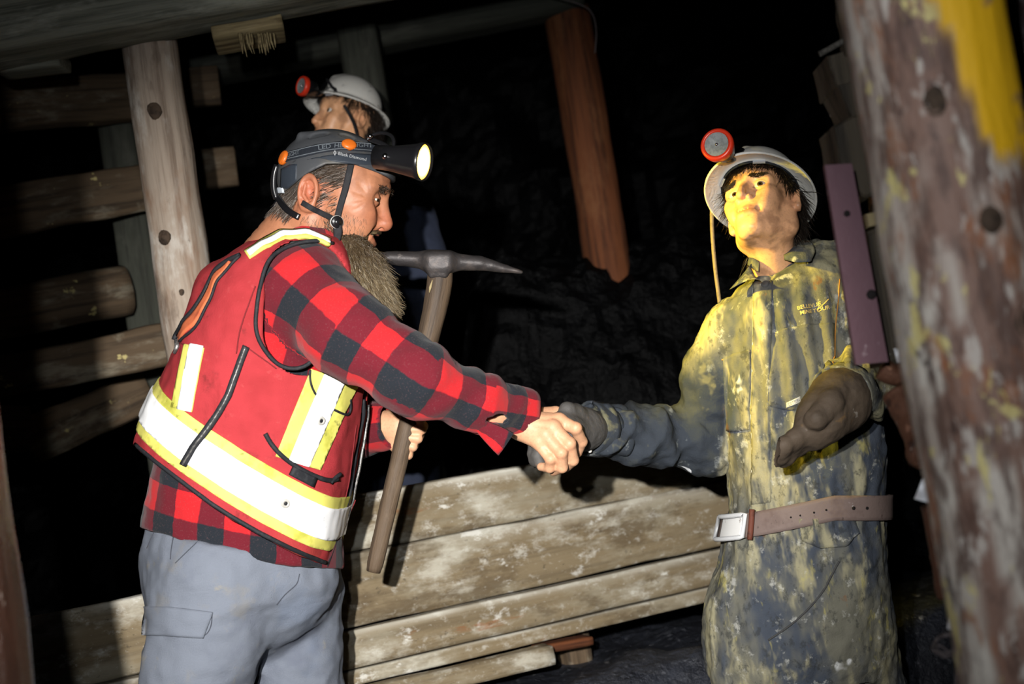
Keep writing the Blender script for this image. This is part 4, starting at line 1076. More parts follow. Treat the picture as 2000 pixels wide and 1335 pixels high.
# finger nails and teeth
for nm in ('pinky',):
    pass
tv = []
for k in range(-5, 6):
    a_ = k * 0.0052
    cx_ = np.array([0.0865 - 14 * a_ * a_, a_, GP['mouth_z'] + 0.0015 + GP['smile'] * (abs(a_) / 0.027) ** 2])
    V_, F_ = uvsphere((0, 0, 0), 1.0, 8, 10); V_ = V_ * [0.003, 0.0029, 0.0048] + cx_
    tv.append((gC + GS * (V_ @ gR.T), F_))
part('teeth', merge(*tv), M['teeth'], man)
st = part('plaid_shirt', shirt_mesh, M['plaid'], man, attrs={'pl': shirt_pl}, label='red and black buffalo-plaid flannel shirt')
# unbuttoned cuff: turned-up band and hanging flap
def cloth_slab(P, th=0.004, puck=0.004, nu=14, nv=10):
    """P: four corner points (a, b, c, d) in order; gently puckered thick cloth"""
    a, b, c, d = [np.asarray(v, float) for v in P]; n = unit(np.cross(b - a, d - a))
    if n[2] < 0: n = -n
    g = np.array([[lerp(lerp(a, b, u), lerp(d, c, u), v) for v in np.linspace(0, 1, nv)] for u in np.linspace(0, 1, nu)])
    w = noise(g.reshape(-1, 3), 25, 8).reshape(nu, nv) * puck + 0.004 * np.sin(np.linspace(0, 3.1, nu))[:, None]
    f_ = g + n * w[:, :, None]; return grid_slab(f_ + n * th / 2, f_ - n * th / 2), g
def plaid_uv_arm(V_): 
    u, v, _ = arm_uv(V_, armR); return np.stack([u / S + 0.15, v / S + 0.30, 0 * u], 1)
cuff, _ = cloth_slab([K(898, 806, 2.525), K(930, 812, 2.522), K(1003, 846, 2.535), K(974, 888, 2.545)], 0.005, 0.006)
part('cuff_flap', cuff, M['plaid'], st, attrs={'pl': plaid_uv_arm(cuff[0])})
eR = unit(armR[-1] - armR[-2]); ra = np.cross(eR, [0, 0, 1.0]); ra = unit(ra); rb_ = np.cross(eR, ra)
gr1 = []; gr2 = []
for a_ in np.linspace(-2.5, 1.05, 30):      # cuff band open underneath
    n_ = math.cos(a_) * rb_ * -1 + math.sin(a_) * ra
    r1 = [K(985, 792, 2.605) + eR * s_ + n_ * (0.0435 + 0.0018 * math.sin(a_ * 5)) for s_ in np.linspace(-0.015, 0.052, 7)]
    gr1.append(r1); gr2.append([q_ - n_ * 0.005 for q_ in r1])
cb = grid_slab(np.array(gr1), np.array(gr2)); part('cuff_band', cb, M['plaid'], st, attrs={'pl': plaid_uv_arm(cb[0])})

# ---- trousers and boots
def trouser_f(p):
    x, y = flat_px(p)
    d = loft_tr(p)
    for h_, k_, a_, r in ((hipN, kneeN, ankN, 0.116), (hipF, kneeF, ankF, 0.108)):
        d = smin(d, chain(p, [h_, k_, a_], [r, 0.098, 0.08], 0.03), 0.035)
    return np.maximum(d, (np.interp(x, [280, 670], [1010, 1080]) - y) / FPX * 2.75)
loft_tr = loft([(1000, 292, 655, 0.152), (1060, 284, 660, 0.158), (1130, 279, 662, 0.160), (1185, 290, 645, 0.14), (1230, 330, 600, 0.10), (1275, 400, 540, 0.04), (1300, 440, 500, 0.015)], 2.75, 2.3)
_td = cloth_disp(8, 0.012, (0.5, 1.6, 1), 6)
trou = Surf(trouser_f, _td)
V, F = trou.mesh(K(200, 1200, 3.15) - [0, 1.1, 0], K(720, 980, 2.42), 0.0052)
tr = part('trousers', (V, F), M['trouser'], man, label='dusty blue-grey work trousers')
part('cargo_pocket', patch(trou, [(284, 1183), (330, 1184), (416, 1194)], [(280, 1240), (330, 1241), (398, 1244)], 22, 12, 0.001, 0.004), M['trouser'], tr)
for ln in ([(284, 1238), (330, 1239), (394, 1246), (412, 1230), (415, 1194)], [(286, 1190), (335, 1190), (414, 1198)], [(340, 1030), (338, 1062), (334, 1092)], [(300, 1040), (294, 1056), (288, 1070)],
           [(345, 1100), (400, 1050)], [(585, 1120), (580, 1140), (556, 1160), (540, 1180)]):
    part('seam', line_on(trou, ln, 0.0010, 30, 0.0003), M['stitch'], tr)
def boot(a_, fw):
    b0 = toW(a_); c = np.array([b0[0], b0[1], 0.0]); f_ = unit([fw[0], fw[1], 0])
    P = [c + Z * 0.16, c + Z * 0.075, c + f_ * 0.12 + Z * 0.055, c + f_ * 0.185 + Z * 0.05]
    fn = lambda p: np.maximum(chain(p, P, [0.052, 0.058, 0.050, 0.044], 0.03), 0.010 - p[:, 2])
    Vv, Ff = surfnets(fn, c - [0.32, 0.32, 0.02], c + [0.32, 0.32, 0.25], 0.009)
    return Vv, Ff
for a_ in (ankN, ankF): part('boot', boot(a_, RIGHT), M['boot'], man, world=True)

# ---- red reflective vest
hemv = lambda x: 870 + (x - 265) * (1103 - 870) / (640 - 265.0) + 24 * 4 * np.clip((x - 265) / 375, 0, 1) * (1 - np.clip((x - 265) / 375, 0, 1))
def vest_outer(p):
    d = vest_l(p)
    d = smin(d, ell(p, K(418, 612, 2.70), (0.045, 0.09, 0.08)), 0.04)          # sagging back pouch
    return d
def vest_cut(p):
    dd = np.clip(-p[:, 2], 2.5, 2.75); x = 1000 + p[:, 0] / dd * FPX; y = 667.5 - p[:, 1] / dd * FPX
    c = (y - hemv(x)) / FPX * 2.75 * 0.85
    a2, b2 = np.array([596., 548.]), np.array([604., 642.]); q = np.stack([x, y], 1); ab = b2 - a2
    t = np.clip((q - a2) @ ab / (ab @ ab), 0, 1)
    arm = np.sqrt(((q - a2 - t[:, None] * ab) ** 2).sum(1)) - lerp(80, 90, t)
    arm = np.where(np.abs(p[:, 2] + 2.75) > 0.06, arm, 200.0) / FPX * 2.75
    zf = np.where(x > np.interp(y, [450, 700, 1100], [640, 690, 600]), np.abs(p[:, 2] + 2.75) - 0.03, 0.5)   # open front
    nk = (452 - y + np.abs(x - 600) * 0.16) / FPX * 2.75
    return np.maximum(np.maximum(c, -arm), np.maximum(-zf, nk))
def vest_f(p):
    o = vest_outer(p)
    return np.maximum(np.maximum(o, -(o + 0.013)), vest_cut(p))
_vd = cloth_disp(7, 0.012, (1.15, 0.7, 1), 12, 0.3)
vest = Surf(vest_f, _vd); vout = Surf(vest_outer, _vd)
V, F = vest.mesh(K(225, 1190, 3.2), K(760, 410, 2.40) * [1.2, 1.05, 1], 0.0046)
ve = part('safety_vest', (V, F), M['vest_red'], man, label='red safety vest with silver and yellow reflective strips')
# reflective strips cut out of the vest's own surface
VO, FO = vout.mesh(K(225, 1190, 3.2), K(760, 410, 2.40) * [1.2, 1.05, 1], 0.0075)
NO = vout.normal(VO, 0.006)
def strip(planes, lift, name, mat, dn=2.56):
    """planes: list of (pixel point, pixel direction that stays) cutting the outer vest surface"""
    bm = bmesh.new()
    vs = [bm.verts.new(v) for v in VO + NO * lift]
    for f_ in FO:
        try: bm.faces.new([vs[i] for i in f_])
        except ValueError: pass
    for (pt_, dr_) in planes:
        co = K(pt_[0], pt_[1], dn); no = np.array([dr_[0], -dr_[1], 0.0])
        if len(pt_) > 2: co = np.array([0, 0, -2.75 + pt_[2]]); no = np.array([0, 0, float(dr_[2])])
        bmesh.ops.bisect_plane(bm, geom=bm.verts[:] + bm.edges[:] + bm.faces[:], plane_co=co, plane_no=no, clear_inner=True)
    Vv = np.array([v.co[:] for v in bm.verts]); bm.verts.index_update()
    Ff = [tuple(v.index for v in f_.verts) for f_ in bm.faces]; bm.free()
    if len(Ff) == 0: return None
    n_ = vout.normal(Vv, 0.006); N_ = len(Vv)
    e = {}
    for f_ in Ff:
        for a_, b_ in zip(f_, f_[1:] + f_[:1]): e[(a_, b_)] = 1
    side = [(a_, a_ + N_, b_ + N_, b_) for (a_, b_) in e if (b_, a_) not in e]
    Vall = np.concatenate([Vv, Vv - n_ * 0.004]); Fall = Ff + [tuple(i + N_ for i in f_[::-1]) for f_ in Ff] + [s_ for s_ in side]
    o = part(name, (Vall, Fall), mat, ve)
    return o
nh = (math.sin(math.radians(32.5)), -math.cos(math.radians(32.5)))            # up across the belly strip, in pixels
def hband(dlo, dhi, lift, name, mat):
    b = np.array([460., 960.])
    lo = b + np.array(nh) * dlo; hi = b + np.array(nh) * dhi
    fz = ((0, 0, 0.055), (0, 0, 1.0)); 
    return strip([((lo[0], lo[1]), nh), ((hi[0], hi[1]), (-nh[0], -nh[1]))], lift, name, mat, 2.60)
hband(-10, 90, 0.003, 'yellow_strip', M['strip_yellow'])
hband(10, 70, 0.0055, 'silver_strip', M['strip_silver'])
NEAR = ((0, 0, 0.03), (0, 0, 1.0))
def vband(a, b, wl, wr, lift, name, mat):
    a = np.array(a, float); b = np.array(b, float); d = unit(b - a); n = np.array([-d[1], d[0]])
    if n[0] < 0: n = -n                      # to the right
    return strip([(tuple(a), tuple(d)), (tuple(b), tuple(-d)), (tuple(a + n * wl), tuple(n)), (tuple(a + n * wr), tuple(-n)), NEAR], lift, name, mat)
vband((655, 738), (588, 906), -48, 38, 0.003, 'yellow_strip', M['strip_yellow'])
vband((655, 738), (588, 906), -22, 17, 0.0055, 'silver_strip', M['strip_silver'])
vband((388, 676), (366, 800), -32, 16, 0.003, 'yellow_strip', M['strip_yellow'])
vband((388, 672), (366, 800), -16, 14, 0.0055, 'silver_strip', M['strip_silver'])
# shoulder strip
part('yellow_strip', patch(vout, [(478, 492), (505, 470), (548, 450), (600, 452), (642, 470)], [(488, 506), (520, 482), (556, 464), (600, 466), (640, 484)], 26, 6, 0.001, 0.003), M['strip_yellow'], ve)
part('silver_strip', patch(vout, [(484, 494), (509, 473), (551, 453.5), (600, 455), (640, 473)], [(490, 502), (516, 479), (554, 460), (600, 462), (640, 480)], 26, 5, 0.003, 0.003), M['strip_silver'], ve)
# black binding: armhole, hem, front edge, pocket edges
bind = lambda ln, r=0.0048, n=60, lift=0.0, nm='binding', mt=None: part(nm, line_on(vout, ln, r, n, lift), mt or M['black_trim'], ve)
bind([(648, 478), (610, 472), (570, 474), (540, 487), (520, 512), (508, 560), (500, 610), (499, 645), (510, 674), (530, 702), (552, 718), (580, 722), (604, 712), (618, 694)], 0.0040, 90)
hx = np.linspace(266, 636, 40); bind([(x_, hemv(x_) - 3) for x_ in hx], 0.0042, 70)
bind([(713, 780), (708, 840), (697, 900), (684, 960), (668, 1020), (650, 1075), (636, 1104)], 0.0046, 50)
bind([(717, 790), (711, 850), (700, 908), (688, 965), (672, 1025), (655, 1078), (641, 1103)], 0.0030, 50, 0.003, 'zip', M['zip'])
zl = np.array([(482, 676), (470, 706), (458, 740), (447, 772), (428, 806), (404, 842), (380, 874), (361, 908)], float)
part('pocket_zip', patch(vout, zl + [-6, -3], zl + [6, 3], 40, 4, 0.005, 0.003), M['black_trim'], ve)
bind([(481, 678), (470, 707), (458, 741), (447, 773), (428, 807), (404, 843), (380, 875), (362, 906)], 0.0022, 50, 0.0085, 'zip', M['zip'])
bind([(606, 722), (604, 740), (612, 764), (634, 788), (662, 806), (684, 812), (688, 796), (684, 780)], 0.0026, 50, 0.002, 'drawcord')
bind([(518, 846), (530, 868), (552, 892), (580, 912), (610, 928), (640, 938), (656, 934)], 0.0046, 50, 0.002, 'pocket_binding')
bind([(640, 940), (650, 930), (660, 924)], 0.004, 16, 0.004, 'pull_tab')
part('hook_patch', patch(vout, [(570, 908), (612, 930)], [(562, 925), (604, 948)], 8, 6, 0.0055, 0.003), M['black_trim'], ve)
for (ex_, ey_, nm) in ((626, 821, 'eyelet'), (555, 981, 'eyelet')):
    p_, n_ = vout.hit([(ex_, ey_)]); Rn = frame(n_[0], [0, 1, 0])
    part(nm, lathe([(0.0035, 0.001), (0.0045, 0.0022), (0.0075, 0.0028), (0.0085, 0.0), (0.0085, -0.003)], p_[0] + n_[0] * 0.0062, Rn, 20), M['eyelet'], ve)
    part('eyelet_hole', lathe([(0.0002, 0.0005), (0.0042, 0.0005), (0.0042, -0.003)], p_[0] + n_[0] * 0.0068, Rn, 16), M['black_trim'], ve)
# pouch mouth on the back: dark piping, orange lining, loose zip pull
part('pouch_lining', patch(vout, [(452, 506), (420, 540), (398, 585), (372, 622), (346, 656)], [(446, 520), (426, 552), (404, 596), (382, 636), (352, 664)], 24, 5, 0.0, 0.004), M['orange_lining'], ve)
bind([(470, 500), (440, 512), (415, 545), (396, 585), (370, 622), (346, 652), (342, 664)], 0.005, 50, 0.003, 'pouch_piping')
bind([(470, 502), (448, 524), (428, 556), (408, 600), (388, 640), (356, 668)], 0.0030, 50, 0.003, 'pouch_piping')
part('zip_pull', tube(np.array([K(344, 664, 2.60), K(346, 676, 2.595), K(340, 690, 2.595)]), [0.004, 0.005, 0.003], 8), M['zip'], ve)
for ln in ([(395, 678), (388, 690), (360, 672), (350, 668)], [(500, 560), (470, 640), (462, 690)], [(540, 720), (480, 676)], [(700, 830), (660, 1060)], [(690, 975), (660, 1060)], [(330, 905), (340, 830)]):
    part('seam', line_on(vout, ln, 0.0012, 24, 0.0015, 5), M['orange_lining'] if False else layered('dark_red_stitch', (0.16, 0.015, 0.018), rough=0.9), ve)

# ---- hair and beard of the man
def rel(V_): return ((V_ - gC) @ gR) / GS
rgh = np.random.RandomState(11)
def strand_id(V_, per):
    k = np.random.RandomState(4).rand(len(V_) // per, 3); return np.repeat(k, per, 0)
def mat_hair(name, a, b, c_):
    t = NT(name); sx = t.new('ShaderNodeSeparateXYZ'); t.link(t.coord('tc'), sx.inputs[0])
    col = t.mix(sx.outputs[0], a, b); col = t.mix(t.ramp(sx.outputs[1], 0.72, 0.95), col, c_)
    t.color(col); t.rough(0.42); t.bsdf.inputs['Specular IOR Level'].default_value = 0.5; return t.m
M['hair_brown'] = mat_hair('grey_brown_hair', (0.020, 0.012, 0.007), (0.075, 0.048, 0.030), (0.20, 0.17, 0.145))
M['stubble'] = mat_hair('grey_stubble', (0.10, 0.07, 0.05), (0.22, 0.16, 0.11), (0.4, 0.36, 0.3))
M['beard_hair'] = mat_hair('grey_blond_beard_hair', (0.035, 0.021, 0.010), (0.17, 0.120, 0.060), (0.36, 0.30, 0.20))
q = rel(VH); nH = Surf(headonly).normal(VH)
earm = (np.abs(np.abs(q[:, 1]) - 0.078) < 0.02) & (np.abs(q[:, 0] + 0.026) < 0.026) & (np.abs(q[:, 2] + 0.013) < 0.036)
hz0 = np.interp(q[:, 0], [-0.1, -0.083, -0.062, -0.040, -0.012, 0.030], [-0.036, -0.032, -0.012, 0.012, 0.034, 0.046])
sel = (~earm) & (q[:, 2] < hz0 + 0.016) & (((q[:, 0] < -0.040) & (q[:, 2] > -0.050)) | ((q[:, 2] > 0.010 + 0.15 * np.maximum(q[:, 0], 0)) & (q[:, 0] < 0.030)) | ((q[:, 0] < 0.022) & (q[:, 0] > -0.012) & (q[:, 2] > -0.030)))
idx = rgh.choice(np.nonzero(sel)[0], 8000)
tm = sstep(-0.03, 0.0, q[idx, 0])[:, None]
dirs = nH[idx] * 0.13 + lerp((gR @ np.array([-0.30, 0, -0.92]))[None], (gR @ np.array([-0.85, 0, -0.36]))[None], tm)
hair = strands(VH[idx] - nH[idx] * 0.001, dirs, np.where(q[idx, 0] > -0.02, 0.028, 0.024), 0.0009, 4, 0.35, 0.008, 5, gR @ np.array([-0.1, 0, -1.0]), 0.12)
part('hair', hair, M['hair_brown'], man, attrs={'tc': strand_id(hair[0], 15)}, label='short tousled grey-brown hair')
# eyebrows
sel = np.exp(-((np.abs(q[:, 1]) - 0.031) / 0.020) ** 4 - ((q[:, 2] - 0.027) / 0.0055) ** 4) * (q[:, 0] > 0.06) > 0.5
idx = rgh.choice(np.nonzero(sel)[0], 420)
for sd in (1, -1):
    ii = idx[np.sign(q[idx, 1]) == sd]
    br = strands(VH[ii], nH[ii] * 0.5 + gR @ np.array([-0.2, 0, 0.1]) + (sd * gR[:, 1][None]) * 0.6, 0.010, 0.0005, 3, 0.2, 0.003, 9)
    part('eyebrow', br, M['hair_brown'], man, attrs={'tc': strand_id(br[0], 12)})
beard_pts = [K(690, 488, 2.69), K(702, 522, 2.69), K(720, 558, 2.69), K(740, 592, 2.695), K(758, 620, 2.70)]
beard_r = [0.030, 0.034, 0.027, 0.017, 0.006]
def beard_f(p):
    w = p.copy(); w[:, 2] = -2.69 + (p[:, 2] + 2.69) * 0.72
    d = chain(w, beard_pts, beard_r, 0.02)
    a = rel(p); b = a.copy(); b[:, 1] = np.abs(a[:, 1])
    side = chain(b, [(0.004, 0.060, -0.034), (0.010, 0.054, -0.066), (0.045, 0.032, -0.094), (0.072, 0.0, -0.102)], [0.007, 0.012, 0.016, 0.018]) * GS
    mst = chain(b, [(0.0965, 0.0, -0.0435), (0.090, 0.018, -0.0470), (0.076, 0.036, -0.062), (0.064, 0.040, -0.085)], [0.0045, 0.0055, 0.0065, 0.009]) * GS
    lowl = chain(b, [(0.090, 0.0, -0.080), (0.080, 0.020, -0.078)], [0.008, 0.007]) * GS
    d = smin(smin(smin(d, side, 0.025), mst, 0.006), lowl, 0.012)
    mouth = ell(a, (0.090, 0, -0.0590), (0.030, 0.036, 0.0115)) * GS
    return smax(d, -mouth, 0.003)
bsurf = Surf(beard_f, lambda p: 0.0022 * noise(p * [3.0, 1, 3.0], 60, 4))
VB, FB = bsurf.mesh(K(600, 660, 2.84), K(800, 360, 2.54), 0.0032, slack=0.006)
be = part('beard', (VB, FB), M['beard'], man, label='long bushy grey-brown beard')
nB_ = Surf(beard_f).normal(VB)
flow = np.zeros_like(VB)
best = np.full(len(VB), 9.0)
for a_, b_ in zip(beard_pts[:-1], beard_pts[1:]):
    dd = cap(VB, a_, b_, 0.0); m_ = dd < best; best[m_] = dd[m_]; flow[m_] = unit(b_ - a_)
idx = rgh.randint(0, len(VB), 17000)
qb = rel(VB[idx]); nearm = (((qb - [0.088, 0, -0.058]) / [0.034, 0.046, 0.020]) ** 2).sum(1) < 1
idx = idx[~nearm | (qb[:, 2] < -0.066)]
qb = rel(VB[idx]); lens = np.where(qb[:, 2] > -0.072, 0.010, 0.034) * (1 - 0.5 * np.exp(-((VB[idx] - beard_pts[-1]) ** 2).sum(1) / 0.0012))
bs_ = strands(VB[idx], flow[idx] * 1.0 + nB_[idx] * 0.26, lens, 0.00085, 5, 0.3, 0.024, 8, (0.15, -1, 0), 0.22)
btc = strand_id(bs_[0], 18); kz = sstep(470, 590, pxy(bs_[0])[1]); btc[:, 0] = btc[:, 0] * (0.25 + 0.75 * kz) + 0.25 * kz; btc[:, 1] = btc[:, 1] * (0.8 + 0.2 * kz)
part('beard_strands', bs_, M['beard_hair'], be, kind='stuff', attrs={'tc': btc})
# stubble on the neck and cheeks
sel = (q[:, 2] < -0.03) & (q[:, 2] > -0.14) & (q[:, 0] > -0.03) & (~earm) & (q[:, 0] < 0.075)
idx = rgh.choice(np.nonzero(sel)[0], 2600)
sb_ = strands(VH[idx], nH[idx] * 0.5 + gR @ np.array([0.1, 0, -0.8]), 0.008, 0.0003, 3, 0.3, 0.004, 12)
part('stubble', sb_, M['stubble'], man, attrs={'tc': strand_id(sb_[0], 12)}, kind='stuff')

# ================================================================ his grey helmet with the big lamp
hl_c = np.array([0.0, 0, 0.022]); hl_r = np.array([0.0985, 0.088, 0.087])
def hz(x): return np.interp(x, [-0.1, -0.083, -0.062, -0.040, -0.012, 0.030, 0.07, 0.1], [-0.036, -0.032, -0.012, 0.014, 0.038, 0.051, 0.050, 0.046])
def helm_o(p):
    a = rel(p); d = ell(a, hl_c, hl_r)
    d = smin(d, ell(a, (0.084, 0, 0.052), (0.014, 0.050, 0.008)), 0.02)              # short peak
    rid = cap(np.stack([a[:, 0], np.abs(a[:, 1]), a[:, 2]], 1), (-0.07, 0.030, 0.078), (0.05, 0.030, 0.092), 0.006)
    return smin(d, rid, 0.014) * GS
def helm_f(p):
    a = rel(p); o = helm_o(p)
    d = np.maximum(o, -(o + 0.0075)); d = smax(d, (hz(a[:, 0]) - a[:, 2]) * GS * 0.8, 0.003)
    v = np.abs(a[:, 1]); vent = np.minimum(ell(np.stack([a[:, 0], v, a[:, 2]], 1), (-0.040, 0.046, 0.088), (0.017, 0.007, 0.03)), ell(np.stack([a[:, 0], v, a[:, 2]], 1), (0.006, 0.044, 0.095), (0.014, 0.006, 0.03))) * GS
    return smax(d, -np.maximum(vent, 0.0045 - (o + 0.0075)), 0.002)
helm = Surf(helm_f); helo = Surf(helm_o)
hb0 = toW(gC + GS * (gR @ np.array([0, 0, 0.0])))
hm = root('climbing_helmet', hb0, 'dusty dark grey climbing helmet with orange clips and a lit lamp', 'helmet')
part('shell', helm.mesh(gC - 0.19, gC + 0.19, 0.0028, slack=0.006), M['helmet_grey'], hm)
part('side_panel', patch(helo, [(600, 312), (640, 303), (690, 299), (728, 302)], [(622, 306), (650, 315), (700, 321), (738, 322)], 26, 6, 0.0002, 0.0008), M['helmet_slate'], hm)
part('side_panel', patch(helo, [(549, 330), (566, 321), (580, 320)], [(547, 368), (562, 368), (579, 352)], 12, 8, 0.0002, 0.0008), M['helmet_slate'], hm)
bd = part('head_band', patch(helo, [(547, 308), (566, 296), (619, 283), (667, 277), (728, 280), (742, 286)], [(550, 324), (562, 314), (624, 299), (667, 292.5), (726, 297), (742, 304)], 50, 7, 0.001, 0.0016), M['band'], hm, label='black elastic lamp band with grey lettering')
for ln in ([(560, 300), (619, 284.5), (667, 279), (728, 282)], [(562, 311), (624, 296.5), (667, 290.5), (726, 295)]):
    part('band_stripe', line_on(helo, ln, 0.0009, 50, 0.0027, 5), M['band_line'], bd)
part('lettering', text_on(helo, 'LED', (623, 294.5), (647, 291), 8.6, 0.0034, 0.012), M['band_line'], bd)
part('lettering', text_on(helo, 'HEADLIGHT', (653, 290), (727, 289.5), 8.0, 0.0034, 0.010, 0.1, arc=0.6), M['band_line'], bd)
part('lettering', text_on(helo, 'LIGHT', (563, 308.5), (588, 301.5), 7.0, 0.0034, 0.008, 0.25), M['band_line'], bd)
part('lettering', text_on(helo, 'Black Diamond', (660, 303), (714, 315), 6.0, 0.0022, 0.014), M['print_white'], hm)
for (cx_, cy_, s_) in ((654, 299.5, 4.2),):                                   # little diamond mark
    p_, n_ = helo.hit([(cx_, cy_ - s_ * 1.3), (cx_ + s_ * 0.75, cy_), (cx_, cy_ + s_ * 1.3), (cx_ - s_ * 0.75, cy_), (cx_, cy_ - s_ * 0.5), (cx_ + s_ * 0.3, cy_), (cx_, cy_ + s_ * 0.5), (cx_ - s_ * 0.3, cy_)])
    part('diamond_mark', (p_ + n_ * 0.0022, [(0, 1, 5, 4), (1, 2, 6, 5), (2, 3, 7, 6), (3, 0, 4, 7)]), M['print_white'], hm, smooth=False)
def disc_on(surf, cx_, cy_, r, th, lift, sq=1.0, near=1.8):
    p_, n_ = surf.hit([(cx_, cy_)], near); Rn = frame(n_[0], [0, 1, 0])
    V_, F_ = lathe([(0.0003, th), (r * 0.55, th * 1.05), (r * 0.85, th * 0.8), (r, th * 0.3), (r, -0.004)], (0, 0, 0), np.eye(3), 24)
    V_ = V_ * [1, sq, 1]; return V_ @ Rn.T + p_[0] + n_[0] * lift, F_
part('strap_clip', disc_on(helo, 681, 284, 0.0125, 0.005, 0.003, 1.15), M['orange_clip'], hm, label='round orange plastic clip')
part('strap_clip', disc_on(helo, 556, 309, 0.0145, 0.005, 0.003, 0.9), M['orange_clip'], hm, label='round orange plastic clip')
# chin strap
fsurf = Surf(lambda p: np.minimum(ghead(p), beard_f(p)))
def strap_on(pts, w, th, n=24, lift=0.003):
    c_ = smooth_line(pts, n); t_ = np.gradient(c_, axis=0); t_ /= np.linalg.norm(t_, axis=1)[:, None]
    nn = np.stack([-t_[:, 1], t_[:, 0]], 1)
    pc, nc = fsurf.hit(c_)
    for _ in range(8): pc[1:-1] = (pc[:-2] + pc[1:-1] * 2 + pc[2:]) / 4; nc[1:-1] = (nc[:-2] + nc[1:-1] * 2 + nc[2:]) / 4
    sd = np.stack([nn[:, 0], -nn[:, 1], 0 * nn[:, 0]], 1) * (w / FPX * 2.6)
    f_ = np.stack([pc + sd * k + nc * (lift + th) for k in (-0.5, -0.25, 0, 0.25, 0.5)], 1); b_ = np.stack([pc + sd * k + nc * lift for k in (-0.5, -0.25, 0, 0.25, 0.5)], 1)
    return grid_slab(f_, b_)
cs = part('chin_strap', strap_on([(686, 316), (680, 345), (670, 385), (657, 428)], 13, 0.002), M['strap'], hm)
part('rear_strap', strap_on([(590, 396), (612, 408), (634, 420), (652, 428)], 11, 0.002), M['strap'], cs)
part('lower_strap', strap_on([(655, 440), (659, 465), (663, 492), (668, 515)], 17, 0.003, 20, 0.008), M['strap'], cs)
pb, nb_ = fsurf.hit([(655, 433)]); Rn = frame(nb_[0], [0, 1, 0])
part('buckle', lathe([(0.0003, 0.008), (0.006, 0.008), (0.0065, 0.006), (0.0092, 0.0065), (0.0115, 0.005), (0.012, 0.0), (0.012, -0.004)], pb[0] + nb_[0] * 0.006, Rn, 24), M['plastic'], cs)
part('buckle_ring', tube(np.array([pb[0] + nb_[0] * 0.008 + Rn[:, 1] * math.cos(a_) * 0.0125 + Rn[:, 2] * math.sin(a_) * 0.0115 for a_ in np.linspace(0, 2 * math.pi, 24, endpoint=False)]), 0.0011, 6, True), M['eyelet'], cs)
# rear adjuster with a small white patch, headband inside
part('rear_cradle', strap_on([(546, 384), (556, 400), (566, 412), (590, 424)], 12, 0.003, 14, 0.010), M['plastic'], hm)
part('white_patch', strap_on([(553, 381), (566, 379)], 11, 0.003, 6, 0.014), layered('white_patch', (0.55, 0.6, 0.65), rough=0.4), hm)
part('adjuster', tube(smooth_line([K(541, 322, 2.70), K(535, 340, 2.70), K(534, 368, 2.70), K(540, 388, 2.70)], 16), 0.006, 8), M['plastic'], hm)
# lamp: black reflector housing, lit yellow lens, bracket
lax = unit(np.array([0.90, -0.14, 0.36])); lc = K(826, 316, 2.585); LR = frame(lax, (0, 1, 0))
lamp = part('headlamp', lathe([(0.012, -0.098), (0.022, -0.096), (0.024, -0.060), (0.029, -0.030), (0.0335, -0.008), (0.0350, -0.004), (0.0350, 0.004), (0.0330, 0.0045), (0.0320, -0.002)], lc, LR, 40), M['plastic'], hm, label='black lamp housing')
em = NT('lit_yellow_lens'); em.color((1, 0.8, 0.3)); em.bsdf.inputs['Emission Color'].default_value = (1.0, 0.66, 0.12, 1); em.bsdf.inputs['Emission Strength'].default_value = 5.0
co_ = em.coord('tc'); gr_ = em.new('ShaderNodeVectorMath', operation='LENGTH'); em.link(co_, gr_.inputs[0])
em.link(em.mix(em.ramp(gr_.outputs['Value'], 0.45, 1.0), (1.0, 0.80, 0.34), (1.0, 0.42, 0.02)), em.bsdf.inputs['Emission Color'])
V_, F_ = lathe([(0.0003, 0.004), (0.010, 0.0036), (0.020, 0.0025), (0.028, 0.0008), (0.0325, -0.001)], (0, 0, 0), np.eye(3), 40)
F_ = F_[:-1]
part('lens', (V_ @ LR.T + lc, F_), em.m, lamp, attrs={'tc': np.concatenate([V_[:, 1:] / 0.0325, np.zeros((len(V_), 1))], 1)}, label='glowing yellow lens')
part('bracket', merge(tube(smooth_line([K(736, 292, 2.62), K(750, 300, 2.61), K(764, 316, 2.605)], 12), 0.010, 10), tube(smooth_line([K(722, 272, 2.64), K(742, 278, 2.63), K(766, 292, 2.61), K(790, 296, 2.60)], 16), 0.005, 8)), M['plastic'], lamp)
for b_ in (uvsphere(K(752, 305, 2.585), 0.006, 10, 12), uvsphere(K(723, 266, 2.62), 0.005, 10, 12)): part('lamp_bolt', b_, M['chrome'], lamp)
part('lamp_cord', tube(smooth_line([K(768, 292, 2.61), K(770, 268, 2.62), K(752, 258, 2.64), K(728, 262, 2.65), K(716, 274, 2.65)], 30), 0.0035, 8), M['plastic'], lamp)
lw = toW(lc + lax * 0.012)
lo_ = spot('headlamp_beam', lw, W(1560, 630, 2.85), 92, 54, 0.85, (1.0, 0.74, 0.06), 0.02)

